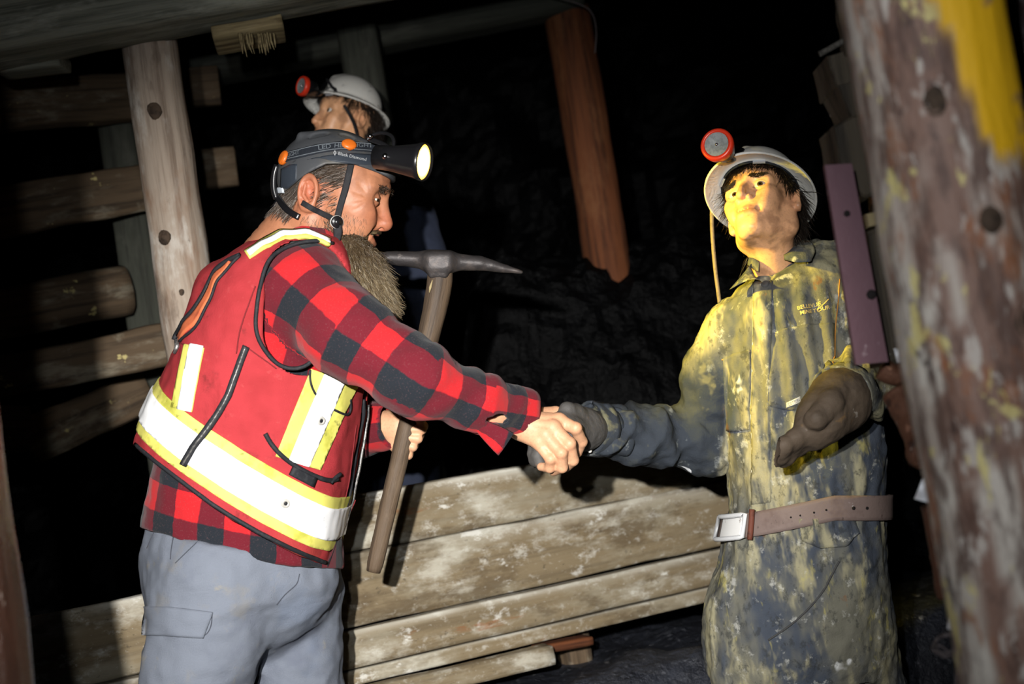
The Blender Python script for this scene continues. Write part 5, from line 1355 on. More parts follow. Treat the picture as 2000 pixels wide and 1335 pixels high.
# ================================================================ pickaxe
M['pick_iron'] = layered('dark_forged_iron', (0.040, 0.036, 0.036), [(20, 0.48, 0.66, (0.085, 0.07, 0.064), 0.8), (60, 0.62, 0.7, (0.16, 0.14, 0.13), 0.5)], rough=0.5, bump=(60, 0.4, 0.003), metal=0.35)
M['pick_wood'] = wood('worn_handle_wood', srgb(88, 73, 58), srgb(48, 40, 34), srgb(122, 106, 88), 0.5, 0.6, extra=[((2, 8, 8), 0.55, 0.75, srgb(60, 52, 46), 0.6, 4)])
D = 2.82
pk = root('pickaxe', W(729, 1118, D), 'iron pickaxe with a worn wooden handle held upright behind the man\'s arm', 'pickaxe')
hp = smooth_line([K(862, 508, D), K(858, 560, D), K(846, 620, D), K(826, 700, D), K(800, 812, D), K(772, 930, D), K(729, 1116, D)], 70, 3)
tt = np.linspace(0, 1, 70); rr_ = np.interp(tt, [0, 0.06, 0.14, 0.3, 0.5, 0.97, 1.0], [0.022, 0.026, 0.0245, 0.0205, 0.0185, 0.0165, 0.0140])
V_, F_ = tube(hp, rr_, 20, flat=1.0); V_ = V_ + (noise(V_ * [4, 1, 4], 22, 3) * 0.0015)[:, None] * np.array([1, 0, 0.4])
L_ = np.repeat(tt * 0.64, 20); ta = np.tile(np.linspace(0, 2 * np.pi, 20, endpoint=False), 70)
part('handle', (V_, F_), M['pick_wood'], pk, attrs={'tc': np.stack([L_, 0.02 * np.cos(ta), 0.02 * np.sin(ta)], 1)})
def pick_f(p):
    w = p.copy(); w[:, 2] = -D + (p[:, 2] + D) * 0.85
    P = [K(690, 512, D), K(760, 503, D), K(858, 510, D), K(940, 514, D), K(1018, 531, D)]
    d = chain(w, P, [0.006, 0.0135, 0.0190, 0.0145, 0.0040])
    d = smin(d, box(p, K(858, 512, D), (0.026, 0.018, 0.030), 0.008), 0.022)
    d = smin(d, box(p, K(857, 530, D), (0.019, 0.014, 0.027), 0.006), 0.012)
    return d
part('pick_head', Surf(pick_f, lambda p: 0.0012 * noise(p, 60, 2)).mesh(K(660, 580, 2.92), K(1060, 470, 2.72), 0.0034, slack=0.006), M['pick_iron'], pk, label='dark forged iron pick head')
part('split_mark', merge(*[tube(np.array([K(846, 548, D) + [0, 0, 0.0265], K(842, 562, D) + [0, 0, 0.0272], K(840, 572, D) + [0, 0, 0.0262]]), [0.001, 0.003, 0.001], 6)]), M['wood_frayed'], pk, attrs={'tc': np.zeros((18, 3))})

# ================================================================ mannequin miners
M['skin_doll'] = mat_skin('painted_mannequin_skin', 0.42, 0.03)
M['hair_black'] = mat_hair('black_wig_hair', (0.006, 0.004, 0.003), (0.022, 0.014, 0.009), (0.035, 0.024, 0.016))
M['white_helmet'] = layered('scuffed_white_helmet', (0.60, 0.59, 0.55), [(9, 0.5, 0.75, (0.36, 0.35, 0.32), 0.7), (40, 0.63, 0.72, (0.14, 0.12, 0.10), 0.7), (5, 0.6, 0.75, (0.16, 0.14, 0.13), 0.6)], rough=0.45, spec=0.4)
M['red_ring'] = layered('red_plastic_ring', (0.62, 0.035, 0.012), [(60, 0.6, 0.72, (0.25, 0.02, 0.01), 0.6)], rough=0.35, spec=0.5)
M['reflector'] = layered('silver_reflector', (0.34, 0.36, 0.36), [((90, 90, 90), 0.45, 0.6, (0.20, 0.22, 0.22), 0.7)], rough=0.22, metal=0.25, spec=0.6)
M['clip_grey'] = layered('grey_clip', (0.42, 0.44, 0.47), rough=0.4)
DENIM = [
    ((6, 6, 3.0), 0.42, 0.58, srgb(112, 110, 96), 0.85), ((12, 12, 4.0), 0.50, 0.63, srgb(160, 154, 124), 0.85), ((5, 5, 3), 0.55, 0.65, srgb(54, 58, 66), 0.85),
    ((16, 16, 7), 0.58, 0.67, srgb(178, 168, 96), 0.6), (30, 0.58, 0.70, srgb(198, 198, 190), 0.5), ((13, 13, 9), 0.65, 0.72, srgb(124, 82, 46), 0.6), (6, 0.69, 0.73, srgb(222, 224, 224), 0.8), ((50, 50, 36), 0.54, 0.66, srgb(50, 52, 52), 0.6)]
M['denim'] = layered('filthy_blue_coverall', srgb(66, 72, 82), DENIM, rough=0.9, bump=(110, 0.5, 0.004, 5), spec=0.15, wrinkle=((12, 12, 6), 2.5))
SLEEVE = (srgb(50, 55, 62), [
    (7, 0.46, 0.62, srgb(70, 72, 66), 0.8), (5, 0.52, 0.62, srgb(40, 43, 46), 0.85), (9, 0.58, 0.66, srgb(118, 114, 84), 0.65), (22, 0.60, 0.70, srgb(150, 154, 152), 0.45), (6, 0.675, 0.69, srgb(232, 234, 236), 0.95)], 'colmask')
M['denim_sleeved'] = layered('filthy_blue_coverall_with_dark_sleeve', srgb(66, 72, 82), DENIM, rough=0.9, bump=(110, 0.5, 0.004, 5), spec=0.15, wrinkle=((12, 12, 6), 2.5), alt=SLEEVE)
M['denim_dark'] = layered('dirty_navy_sleeve', SLEEVE[0], SLEEVE[1], rough=0.8, bump=(90, 0.5, 0.004, 5), spec=0.25)
M['navy_plain'] = layered('navy_coverall', srgb(36, 42, 58), [(8, 0.5, 0.7, srgb(24, 28, 38), 0.8), (20, 0.62, 0.72, srgb(62, 68, 80), 0.5)], rough=0.9, bump=(90, 0.4, 0.003))
M['glove_brown'] = layered('worn_brown_work_glove', srgb(84, 72, 60), [(9, 0.48, 0.66, srgb(66, 56, 46), 0.85), (14, 0.60, 0.70, srgb(128, 98, 58), 0.6), (20, 0.66, 0.72, srgb(150, 142, 132), 0.6)], rough=0.7, bump=(80, 0.4, 0.003))
M['glove_grey'] = layered('grey_work_glove', srgb(74, 72, 70), [(12, 0.5, 0.7, srgb(58, 56, 54), 0.8), (14, 0.62, 0.70, srgb(124, 92, 62), 0.6)], rough=0.65, bump=(90, 0.4, 0.003))
M['belt'] = layered('worn_brown_leather_belt', srgb(118, 102, 96), [(10, 0.5, 0.7, srgb(92, 74, 68), 0.8), (14, 0.66, 0.71, srgb(214, 214, 212), 0.9), (50, 0.62, 0.7, srgb(70, 56, 50), 0.6)], rough=0.65, bump=(140, 0.3, 0.002))
M['belt_white'] = layered('white_paint_splashed_leather', srgb(222, 222, 220), [(26, 0.58, 0.66, srgb(110, 92, 84), 0.9)], rough=0.6)
M['rust_red'] = layered('rusty_buckle_loop', srgb(104, 58, 44), [(50, 0.5, 0.66, srgb(60, 34, 28), 0.8)], rough=0.7, bump=(120, 0.4, 0.002))
M['thread_yellow'] = layered('gold_embroidery', srgb(214, 186, 110), rough=0.7)
M['thread_orange'] = layered('orange_seam_thread', srgb(176, 122, 58), rough=0.85)
M['cord'] = layered('dusty_lamp_cord', srgb(120, 106, 84), [((90, 90, 90), 0.5, 0.7, srgb(70, 60, 48), 0.7)], rough=0.7)
M['tag_white'] = layered('cloth_tag', (0.62, 0.60, 0.54), rough=0.8)
M['tag_print'] = layered('tag_print', (0.05, 0.05, 0.05), rough=0.8)

def miner_head(c, R, s, P, h, seed=0, dirt_amt=0.45):
    hf = head_fn(c, R, s, P)
    lo = np.asarray(c) - 0.30; hi = np.asarray(c) + 0.22
    V_, F_ = Surf(hf).mesh(lo, hi, h, slack=0.006)
    col = skin_cols(V_, c, R, s, srgb(222, 168, 126), srgb(186, 130, 100), srgb(206, 138, 104), srgb(96, 62, 46), dirt_amt, P.get('nose', (0.105, 0, -0.03)))
    return hf, V_, F_, col
def miner_hair(parent, V_, hf, c, R, s, n=6000, ln=0.05, seed=3, fringe=True):
    q_ = ((V_ - c) @ R) / s; nn = Surf(hf).normal(V_); rg_ = np.random.RandomState(seed)
    ear_ = (np.abs(np.abs(q_[:, 1]) - 0.080) < 0.022) & (np.abs(q_[:, 0] + 0.012) < 0.028) & (np.abs(q_[:, 2] + 0.002) < 0.040)
    line = np.where(q_[:, 0] > 0.05, 0.058, np.where(q_[:, 0] > 0.01, lerp(0.034, 0.058, np.clip((q_[:, 0] - 0.01) / 0.04, 0, 1)), np.where(q_[:, 0] > -0.05, 0.006, -0.07)))
    m_ = (q_[:, 2] > line) & ~ear_ & (q_[:, 2] < 0.12)
    ii = rg_.choice(np.nonzero(m_)[0], n)
    back = np.clip(-q_[ii, 0] / 0.06, -1, 1)
    dirs = nn[ii] * 0.28 + (R @ np.array([0.25, 0, -0.75]))[None] * (back < 0)[:, None] + (R @ np.array([-0.25, 0, -0.8]))[None] * (back >= 0)[:, None]
    st_ = strands(V_[ii], dirs, np.where(q_[ii, 0] > 0.04, ln * 0.5, ln), 0.0009, 4, 0.5, 0.012, seed, R @ np.array([0.05, 0, -1.0]), 0.2)
    part('hair', st_, M['hair_black'], parent, attrs={'tc': strand_id(st_[0], 15)}, label='black fringed hair')
def miner_helmet(name, label, c, R, s, h, lamp_loc, lamp_axis, lamp_s=1.0, lens_mat=None, br=(0.158, 0.133), hz_=0.050, dome=(0.116, 0.100, 0.105), cx=-0.010):
    c = np.asarray(c)
    def loc(p): return ((p - c) @ R) / s
    def outer(p): a = loc(p); return smin(ell(a, (cx, 0, hz_), dome), chain(a, [(cx + dome[0] * math.sin(k_), 0, hz_ + dome[2] * math.cos(k_) - 0.0045) for k_ in (-0.75, -0.35, 0.0, 0.35, 0.7)], [0.006] * 5), 0.02) * s
    def f(p):
        a = loc(p); o = outer(p)
        d = np.maximum(np.maximum(o, -(o + 0.006)), (hz_ - 0.004 - a[:, 2]) * s)
        k = np.sqrt(((a[:, 0] - cx - 0.005) / br[0]) ** 2 + (a[:, 1] / br[1]) ** 2)
        zb = hz_ - 0.004 - 0.020 * np.clip((k - 0.70) / 0.3, 0, 1) ** 1.5 * 1.0 + 0.006 * ((a[:, 0] - cx) / 0.15)
        brim = np.maximum(np.maximum(np.abs(a[:, 2] - zb) - 0.0026, (k - 1) * 0.11), (0.70 - k) * 0.11)
        lip = np.sqrt(((k - 0.985) * 0.13) ** 2 + (a[:, 2] - zb) ** 2) - 0.0042
        return smin(d, np.minimum(brim, lip) * s, 0.004)
    hr = root(name, toW(c + s * (R @ np.array([0, 0, hz_]))), label, 'helmet')
    part('shell', Surf(f).mesh(c - 0.25, c + 0.25, h, slack=0.006), M['white_helmet'], hr)
    ring = np.array([c + s * (R @ np.array([cx + 0.004 + dome[0] * 0.93 * math.cos(a_), dome[1] * 0.9 * math.sin(a_), hz_ + 0.004])) for a_ in np.linspace(0, 2 * math.pi, 40, endpoint=False)])
    g1 = []; g2 = []
    for p_ in np.concatenate([ring, ring[:1]]):
        n_ = unit(p_ - c - s * (R @ np.array([0, 0, hz_]))); u_ = R[:, 2]
        g1.append([p_ + u_ * s * z_ for z_ in (-0.014, 0, 0.014)]); g2.append([p_ + n_ * 0.003 + u_ * s * z_ for z_ in (-0.014, 0, 0.014)])
    part('sweat_band', grid_slab(np.array(g2), np.array(g1)), M['band'], hr)
    for a_ in (0.55, -0.75, 2.4, -2.4):
        p_ = c + s * (R @ np.array([cx + 0.004 + dome[0] * 0.95 * math.cos(a_), dome[1] * 0.92 * math.sin(a_), hz_ - 0.004]))
        Rb = frame(R @ np.array([math.cos(a_), math.sin(a_), 0]), R[:, 2])
        B_ = np.array([[x_, y_, z_] for x_ in (-0.003, 0.003) for y_ in (-0.014, 0.014) for z_ in (-0.006, 0.006)])
        part('suspension_clip', (B_ @ Rb.T * s + p_, [(0, 1, 3, 2), (4, 6, 7, 5), (0, 4, 5, 1), (2, 3, 7, 6), (0, 2, 6, 4), (1, 5, 7, 3)]), M['clip_grey'], hr, smooth=False)
    LRm = frame(lamp_axis, (0, 1, 0)); k = lamp_s
    lp = part('cap_lamp', lathe([(r_ * k, x_ * k) for r_, x_ in [(0.010, -0.050), (0.022, -0.046), (0.027, -0.020), (0.030, -0.006), (0.0285, 0.0)]], lamp_loc, LRm, 36), M['plastic'], hr, label='black cap lamp with a red ring')
    part('lamp_ring', lathe([(r_ * k, x_ * k) for r_, x_ in [(0.0235, 0.000), (0.0240, 0.0065), (0.0290, 0.008), (0.0325, 0.004), (0.0325, -0.008), (0.030, -0.010)]], lamp_loc, LRm, 40), M['red_ring'], lp, label='bright red plastic ring')
    V_, F_ = lathe([(r_ * k, x_ * k) for r_, x_ in [(0.0238, 0.0062), (0.018, 0.0058), (0.011, 0.0048), (0.004, 0.0030)]], lamp_loc, LRm, 36)
    part('reflector', (V_, F_[:-2] + [F_[-1]]), lens_mat or M['reflector'], lp)
    part('bulb', uvsphere(np.asarray(lamp_loc) + lamp_axis * 0.004 * k, 0.0035 * k, 10, 12), M['chrome'], lp)
    back_ = np.asarray(lamp_loc) - lamp_axis * 0.045 * k
    part('bracket', tube(smooth_line([back_, back_ - lamp_axis * 0.012 - np.array([0, 0.012, 0]), c + s * (R @ np.array([cx + dome[0] * 0.85, 0, hz_ + 0.045]))], 10), 0.011 * k, 10), M['plastic'], hr)
    return hr, lp, Surf(f)

# ---- main mannequin on the right
MS = 0.87
mFw = unit([-0.60, 0.51, 0.61]); mL = np.array([0.70, 0.28, 0.45]); mL = unit(mL - (mL @ mFw) * mFw)
mR = np.stack([mFw, mL, np.cross(mFw, mL)], 1)
mC = K(1456, 368, 2.78) - MS * (mR @ np.array([0.082, 0, 0.008]))
nkw = K(1518, 560, 2.87)
MP = dict(adam=False, ear=(-0.012, 0.073, 0.008), neck=tuple((mR.T @ (nkw - mC)) / MS), neck_r=0.050, nose=(0.106, 0, -0.030), nose_r=0.0105, open=0.0074, mouth_w=0.025, cran_r=(0.092, 0.072, 0.085))
mhf, mV, mF, mcol = miner_head(mC, mR, MS, MP, 0.0025)
m_base = np.array([toW(K(1570, 1150, 2.87))[0], toW(K(1570, 1150, 2.87))[1], 0.0])
mloft = loft([(470, 1600, 1640, 0.03), (495, 1565, 1672, 0.075), (525, 1492, 1694, 0.10), (560, 1442, 1708, 0.12), (600, 1416, 1716, 0.132), (700, 1412, 1724, 0.138), (800, 1416, 1728, 0.138), (900, 1424, 1728, 0.140),
              (985, 1428, 1724, 0.140), (1030, 1420, 1726, 0.145), (1100, 1404, 1730, 0.15), (1200, 1382, 1736, 0.15), (1270, 1376, 1732, 0.145), (1310, 1385, 1722, 0.13)], 2.87, 2.3)
maR = [K(1440, 640, 2.87), K(1398, 740, 2.90), K(1368, 856, 2.92), K(1260, 850, 2.86), K(1160, 838, 2.79)]; maRr = [0.066, 0.064, 0.062, 0.058, 0.050]
maL = [K(1672, 560, 2.87), K(1712, 730, 2.80), K(1690, 748, 2.68), K(1648, 772, 2.61)]; maLr = [0.072, 0.066, 0.062, 0.056]
mhN, mhF = K(1478, 1200, 2.85), K(1640, 1190, 2.89)
mkN = world_down(mhN, 0.42) + np.array([-0.035, 0, 0.02]); mkF = world_down(mhF, 0.42) + np.array([0.02, 0, 0])
maN, maF = world_down(mkN, 0.09), world_down(mkF, 0.09)
def mcov(p):
    d = mloft(p)
    r = chain(p, maR, maRr, 0.03); e = unit(maR[-1] - maR[-2]); r = np.maximum(r, (p - maR[-1]) @ e - 0.012); r = smax(r, -cap(p, maR[-1] - e * 0.05, maR[-1] + e * 0.06, 0.042), 0.005)
    r = smin(r, sph(p, K(1385, 880, 2.91), 0.045), 0.04)
    l = chain(p, maL, maLr, 0.03); e = unit(maL[-1] - maL[-2]); l = np.maximum(l, (p - maL[-1]) @ e - 0.010); l = smax(l, -cap(p, maL[-1] - e * 0.05, maL[-1] + e * 0.06, 0.048), 0.005)
    d = smin(smin(d, r, 0.009), l, 0.012)
    for h_, k_, a_ in ((mhN, mkN, maN), (mhF, mkF, maF)): d = smin(d, chain(p, [h_, k_, a_], [0.098, 0.092, 0.085], 0.02), 0.03)
    # belt gathers the cloth; neck opening
    d = smax(d, -cap(p, K(1512, 500, 2.86), K(1516, 560, 2.855), 0.047, 0.046), 0.01)
    return d
_md1 = cloth_disp(12, 0.0105, (1.6, 0.6, 1), 31, 0.45)
def _md(p):
    x, y = pxy(p)
    ple = 0.006 * np.sin((x - 0.10 * y) * 0.155 + 2.0 * noise(p, 7, 3)) * sstep(520, 620, y) * sstep(930, 800, y) * sstep(1470, 1510, x)
    u, v, b = arm_uv(p, maR); k = np.exp(-(np.maximum(b - 0.05, 0) / 0.02) ** 2)
    fold = (0.016 * (0.45 - np.abs(np.sin(u * 34 + v * 17 + 2.2 * noise(p, 8, 4)))) + 0.005 * np.sin(u * 90 - v * 40 + 3 * noise(p, 14, 8))) * k * sstep(0.10, 0.2, u) * sstep(0.60, 0.50, u)
    gath = 0.004 * np.sin(x * 0.21 + noise(p, 12, 6) * 2) * np.exp(-((y - 1010 + (x - 1570) * 0.15) / 60) ** 2)
    return _md1(p) + ple + fold + gath
cov = Surf(mcov, _md)
blo = np.minimum(K(1120, 1335, 3.12), K(1340, 1335, 3.12)) - [0.02, 0.72, 0]; bhi = K(1800, 440, 2.50) * [1.1, 1.15, 1] + [0.03, 0.03, 0]
cV, cF = cov.mesh(blo, bhi, 0.0048)
# body: head, neck, trunk and limbs under the clothes
def mtrunk(p):
    d = mloft(p) + 0.025
    d = smin(d, chain(p, maR, [0.045, 0.042, 0.04, 0.036, 0.03], 0.02), 0.02); d = smin(d, chain(p, maL, [0.045, 0.042, 0.04, 0.03], 0.02), 0.02)
    for h_, k_, a_ in ((mhN, mkN, maN), (mhF, mkF, maF)): d = smin(d, chain(p, [h_, k_, a_], [0.07, 0.06, 0.05], 0.02), 0.03)
    return d
tV, tF = Surf(mtrunk).mesh(blo, bhi, 0.012)
bV, bF = joinm((mV, mF), (tV, tF))
doll = root('mannequin', m_base, 'mannequin miner in filthy blue coverall and white helmet, right arm held out', 'mannequin', None,
            mk_mesh('mannequin', bV, bF, M['skin_doll'], attrs={'col': np.concatenate([mcol, np.tile(np.array(srgb(214, 160, 118)), (len(tV), 1))])}, base=m_base))
eyes(doll, mC, mR, MS, unit([-0.25, 0.40, 0.80]), 0.006, 0.071, (0.06, 0.035, 0.015))
miner_hair(doll, mV, mhf, mC, mR, MS, 7000, 0.046)
q_ = ((mV - mC) @ mR) / MS; nn_ = Surf(mhf).normal(mV)
for sd in (1, -1):
    ii = np.nonzero(np.exp(-((q_[:, 1] * sd - 0.031) / 0.019) ** 4 - ((q_[:, 2] - 0.029) / 0.0042) ** 4) * (q_[:, 0] > 0.06) > 0.5)[0]
    ii = np.random.RandomState(2).choice(ii, 240); b_ = strands(mV[ii], nn_[ii] * 0.3 + (sd * mR[:, 1])[None] * 0.8, 0.008, 0.0005, 3, 0.1, 0.002, 9)
    part('eyebrow', b_, M['hair_black'], doll, attrs={'tc': strand_id(b_[0], 12)})
su, sv, sb_ = arm_uv(cV, maR)                      # the right sleeve is darker than the rest
sm_k = sstep(0.004, -0.006, chain(cV, maR, maRr) - mloft(cV)) * sstep(0.02, 0.13, su + 0.06 * noise(cV, 22, 5))
cvo = part('coverall', (cV, cF), M['denim_sleeved'], doll, attrs={'colmask': np.repeat(sm_k[:, None], 3, 1)}, label='filthy blue coverall caked in pale and yellow dirt')
P_ = lambda nm, top, bot, nu, nv, lift=0.001, th=0.003, mt='denim', **k: part(nm, patch(cov, top, bot, nu, nv, lift, th), M[mt], cvo, **k)
L_ = lambda nm, ln, r=0.0012, n=40, lift=0.001, mt='thread_orange': part(nm, line_on(cov, ln, r, n, lift, 5), M[mt], cvo)
P_('placket', [(1474, 556), (1470, 700), (1468, 850), (1470, 985)], [(1508, 548), (1506, 700), (1504, 850), (1506, 980)], 60, 8, 0.0005, 0.003)
P_('chest_pocket', [(1514, 648), (1534, 641), (1580, 632), (1630, 630)], [(1500, 790), (1530, 800), (1572, 800), (1622, 796)], 24, 30, 0.0005, 0.003)
P_('chest_pocket', [(1412, 700), (1436, 690), (1466, 682)], [(1418, 840), (1440, 842), (1464, 838)], 16, 26, 0.0005, 0.003)
L_('seam', [(1514, 650), (1534, 644), (1580, 635), (1630, 633)], 0.0015); L_('seam', [(1410, 703), (1436, 693), (1466, 686)], 0.0015)
L_('seam', [(1548, 646), (1545, 700), (1538, 780)]); L_('seam', [(1474, 560), (1470, 700), (1468, 850), (1471, 985)], 0.0013, 60, 0.002, 'tag_white')
L_('seam', [(1640, 545), (1636, 620), (1628, 700), (1630, 720)], 0.0013); L_('seam', [(1640, 1095), (1600, 1170), (1540, 1225), (1500, 1250)], 0.0022, 40, -0.0005, 'tag_print')
part('button', disc_on(cov, 1495, 556, 0.0085, 0.004, 0.004), M['tag_print'], cvo)
# hem flap under the belt
th_ = np.linspace(0, math.pi / 2, 8)
P_('flap', [(1560, 1012), (1600, 1012), (1640, 1012), (1668, 1012)], [(1566, 1056), (1600, 1070), (1648, 1066), (1674, 1040)], 20, 10, 0.004, 0.004)
# collar: two turned-down leaves standing a little off the neck
def leaf(top, bot, d_t, d_b, nu=16, nv=8, th=0.004):
    T_ = np.array([K(x_, y_, z_) for (x_, y_), z_ in zip(densify(top, nu), np.interp(np.linspace(0, 1, nu), np.linspace(0, 1, len(d_t)), d_t))])
    B_ = np.array([K(x_, y_, z_) for (x_, y_), z_ in zip(densify(bot, nu), np.interp(np.linspace(0, 1, nu), np.linspace(0, 1, len(d_b)), d_b))])
    g_ = np.stack([lerp(T_, B_, s_) + np.array([0, 0.004, 0.012]) * math.sin(math.pi * s_) for s_ in np.linspace(0, 1, nv)], 1)
    g_ = g_ + (noise(g_.reshape(-1, 3), 30, 5) * 0.003).reshape(nu, nv, 1) * np.array([0, 0.3, 1])
    return grid_slab(g_, g_ - np.array([0, 0, th]))
part('collar', leaf([(1526, 498), (1540, 486), (1562, 470), (1576, 466)], [(1532, 507), (1556, 512), (1584, 511), (1592, 492)], (2.805, 2.80, 2.81, 2.84), (2.765, 2.745, 2.745, 2.77)), M['denim'], cvo)
part('collar', leaf([(1474, 506), (1466, 520), (1476, 540), (1490, 552)], [(1470, 516), (1440, 548), (1424, 566), (1462, 545)], (2.83, 2.80, 2.77, 2.75), (2.82, 2.80, 2.775, 2.755)), M['denim'], cvo)
part('collar_frill', leaf([(1462, 500), (1470, 496), (1480, 506)], [(1460, 516), (1472, 526), (1482, 530)], (2.83, 2.82, 2.81), (2.82, 2.80, 2.79), 10, 6), M['denim'], cvo)
# embroidered lettering on the chest and a sewn tag
part('lettering', text_on(cov, 'BELLEVUE', (1558, 605.5), (1603, 596), 7.5, 0.0022, 0.012), M['thread_yellow'], cvo)
part('lettering', text_on(cov, 'MINE TOUR', (1563, 615), (1619, 604), 7.5, 0.0022, 0.012), M['thread_yellow'], cvo)
L_('stitched_pick', [(1598, 604), (1607, 595), (1616, 586)], 0.001, 10, 0.002, 'thread_yellow')
part('cloth_tag', patch(cov, [(1536, 786), (1563, 773)], [(1536, 796), (1564, 784)], 8, 5, 0.004, 0.002), M['tag_white'], cvo)
part('tag_lettering', text_on(cov, 'COTTON', (1541, 792), (1562, 782.5), 6.0, 0.0068, 0.0), M['tag_print'], cvo)
# sleeve cuffs
def cuff_ring(pts, r, w, th=0.005):
    e = unit(pts[-1] - pts[-2]); a1 = unit(np.cross(e, [0, 0, 1.0])); a2 = np.cross(e, a1)
    g1, g2 = [], []
    for a_ in np.linspace(0, 2 * math.pi, 37):
        n_ = math.cos(a_) * a1 + math.sin(a_) * a2; rr1 = r * (1 + 0.03 * math.sin(3 * a_))
        g1.append([pts[-1] + e * s_ + n_ * rr1 for s_ in np.linspace(-w, 0.014, 5)]); g2.append([pts[-1] + e * s_ + n_ * (rr1 - th) for s_ in np.linspace(-w, 0.014, 5)])
    return grid_slab(np.array(g1), np.array(g2))
part('cuff', cuff_ring(maR, 0.0545, 0.024), M['denim_dark'], cvo); part('cuff', cuff_ring(maL, 0.060, 0.02), M['denim'], cvo)
part('cuff_button', uvsphere(K(1152, 880, 2.735), 0.0042, 8, 10), M['tag_white'], cvo)
# belt
def belt_line(x): return np.interp(x, [1405, 1500, 1600, 1740], [1031, 1010, 990, 989]) 
def wrapped(offs, lift, a0=0.0, a1=2 * math.pi, n=90):
    rows = []
    for a_ in np.linspace(a0, a1, n):
        row = []
        for o_ in offs:
            dr = np.array([math.cos(a_), 0, math.sin(a_)]); d_ = 2.87 - 0.14 * math.sin(a_)
            xp = 1574 + 165 * math.cos(a_); c0 = K(1574, 0, 2.87); y_ = K(0, (belt_line(xp) if math.sin(a_) > 0 else lerp(1031, 989, (math.cos(a_) + 1) / 2)) + o_, d_)[1]
            row.append((c0[0], y_, -2.87, dr))
        rows.append(row)
    c_ = np.array([[r_[:3] for r_ in row] for row in rows], float); dr = np.array([[r_[3] for r_ in row] for row in rows])
    lo_r = np.zeros(c_.shape[:2]); hi_r = np.full(c_.shape[:2], 0.5)
    for _ in range(22):
        mid = (lo_r + hi_r) / 2; ins = mloft((c_ + dr * mid[..., None]).reshape(-1, 3)).reshape(mid.shape) < 0
        lo_r = np.where(ins, mid, lo_r); hi_r = np.where(ins, hi_r, mid)
    return c_ + dr * (lo_r + lift)[..., None], dr
gf, dr_ = wrapped(np.linspace(-24, 24, 7), 0.013)
bl = part('belt', grid_slab(gf, gf - dr_ * 0.005), M['belt'], doll, label='wide worn brown leather belt with a white buckle end')
for hx_, hr_ in ((1510, 0.0018), (1528, 0.0018), (1556, 0.002), (1582, 0.002), (1640, 0.0035), (1668, 0.003)):
    a_ = math.acos(np.clip((hx_ - 1574) / 172, -1, 1)); pt_, dd_ = wrapped([0.0], 0.0135, a_, a_, 1)
    part('belt_hole', lathe([(0.0003, 0.0012), (hr_, 0.001), (hr_, -0.002)], pt_[0, 0], frame(dd_[0, 0], [0, 1, 0]), 12), M['hole'], bl)
gf, dr_ = wrapped(np.linspace(-22, 22, 6), 0.0150, 2.55, 3.05, 16); part('belt_tip', grid_slab(gf, gf - dr_ * 0.004), M['belt_white'], bl)
gf, dr_ = wrapped([-27, -22, 22, 27], 0.020, 2.50, 3.12, 16)
fr_ = [gf[:, 0], gf[:, 3]]
loop_ = np.concatenate([gf[:, 1], gf[::-1, 2]])
part('buckle', tube(loop_, 0.0048, 8, True), layered('paint_whitened_buckle', (0.62, 0.63, 0.64), [(40, 0.6, 0.7, (0.25, 0.2, 0.18), 0.7)], rough=0.4), bl)
gf, dr_ = wrapped(np.linspace(-29, 29, 8), 0.021, 2.40, 2.40, 1); part('belt_loop', tube(gf[0], 0.0058, 8), M['rust_red'], bl)
for a_ in (maN, maF): part('boot', boot(a_, -RIGHT * 0.5 - _F), M['boot'], doll, world=True)
# gloves
def gloveR(p):
    d = chain(p, [K(1175, 838, 2.80), K(1138, 838, 2.735), K(1096, 846, 2.672), K(1078, 856, 2.662)], [0.036, 0.035, 0.034, 0.026], 0.03)
    th = chain(p, [K(1142, 822, 2.735), K(1124, 808, 2.705), K(1108, 800, 2.682)], [0.021, 0.0175, 0.0165], 0.01)
    d = smin(d, th, 0.008)
    for k_, (x_, y_) in enumerate([(1052, 848), (1048, 864), (1046, 880), (1050, 892)]):
        d = smin(d, chain(p, [K(1080, 846 + 10 * k_, 2.665), K(x_, y_, 2.668), K(x_ - 4, y_ + 6, 2.648), K(x_ + 4, y_ + 10, 2.630)], [0.014, 0.0125, 0.0118, 0.0105], 0.004), 0.005)
    return d
gvd = cloth_disp(30, 0.0022, (1, 1, 1), 41)
part('glove', Surf(gloveR, gvd).mesh(K(1010, 940, 2.88), K(1220, 750, 2.56), 0.003, slack=0.006), M['glove_grey'], doll, label='grey work glove gripped in the handshake')
def gloveL(p):
    d = chain(p, [K(1668, 762, 2.63), K(1640, 776, 2.58), K(1606, 812, 2.545), K(1580, 838, 2.53)], [0.044, 0.046, 0.040, 0.026], 0.03)
    d = smin(d, cap(p, K(1650, 800, 2.585), K(1590, 850, 2.55), 0.036, 0.022), 0.03)
    d = smin(d, chain(p, [K(1652, 752, 2.565), K(1622, 788, 2.52), K(1594, 818, 2.50)], [0.024, 0.0225, 0.0215], 0.01), 0.0025)
    for k_, (x_, y_, z_) in enumerate([(1532, 868, 2.505), (1524, 880, 2.515), (1526, 890, 2.53), (1540, 892, 2.545)]):
        d = smin(d, chain(p, [K(1590 - 3 * k_, 832 + 6 * k_, 2.525 + 0.009 * k_), K(lerp(1586, x_, 0.6), lerp(836 + 4 * k_, y_, 0.6), z_ + 0.008), K(x_, y_, z_), K(x_ - 10, y_ + 8, z_ + 0.014)], [0.019, 0.0155, 0.0140, 0.0125], 0.006), 0.009)
    return d
part('glove', Surf(gloveL, cloth_disp(22, 0.0035, (1, 1, 1), 43)).mesh(K(1480, 960, 2.72), K(1720, 690, 2.42), 0.0032, slack=0.006), M['glove_brown'], doll, label='stiff brown work glove held palm-up')
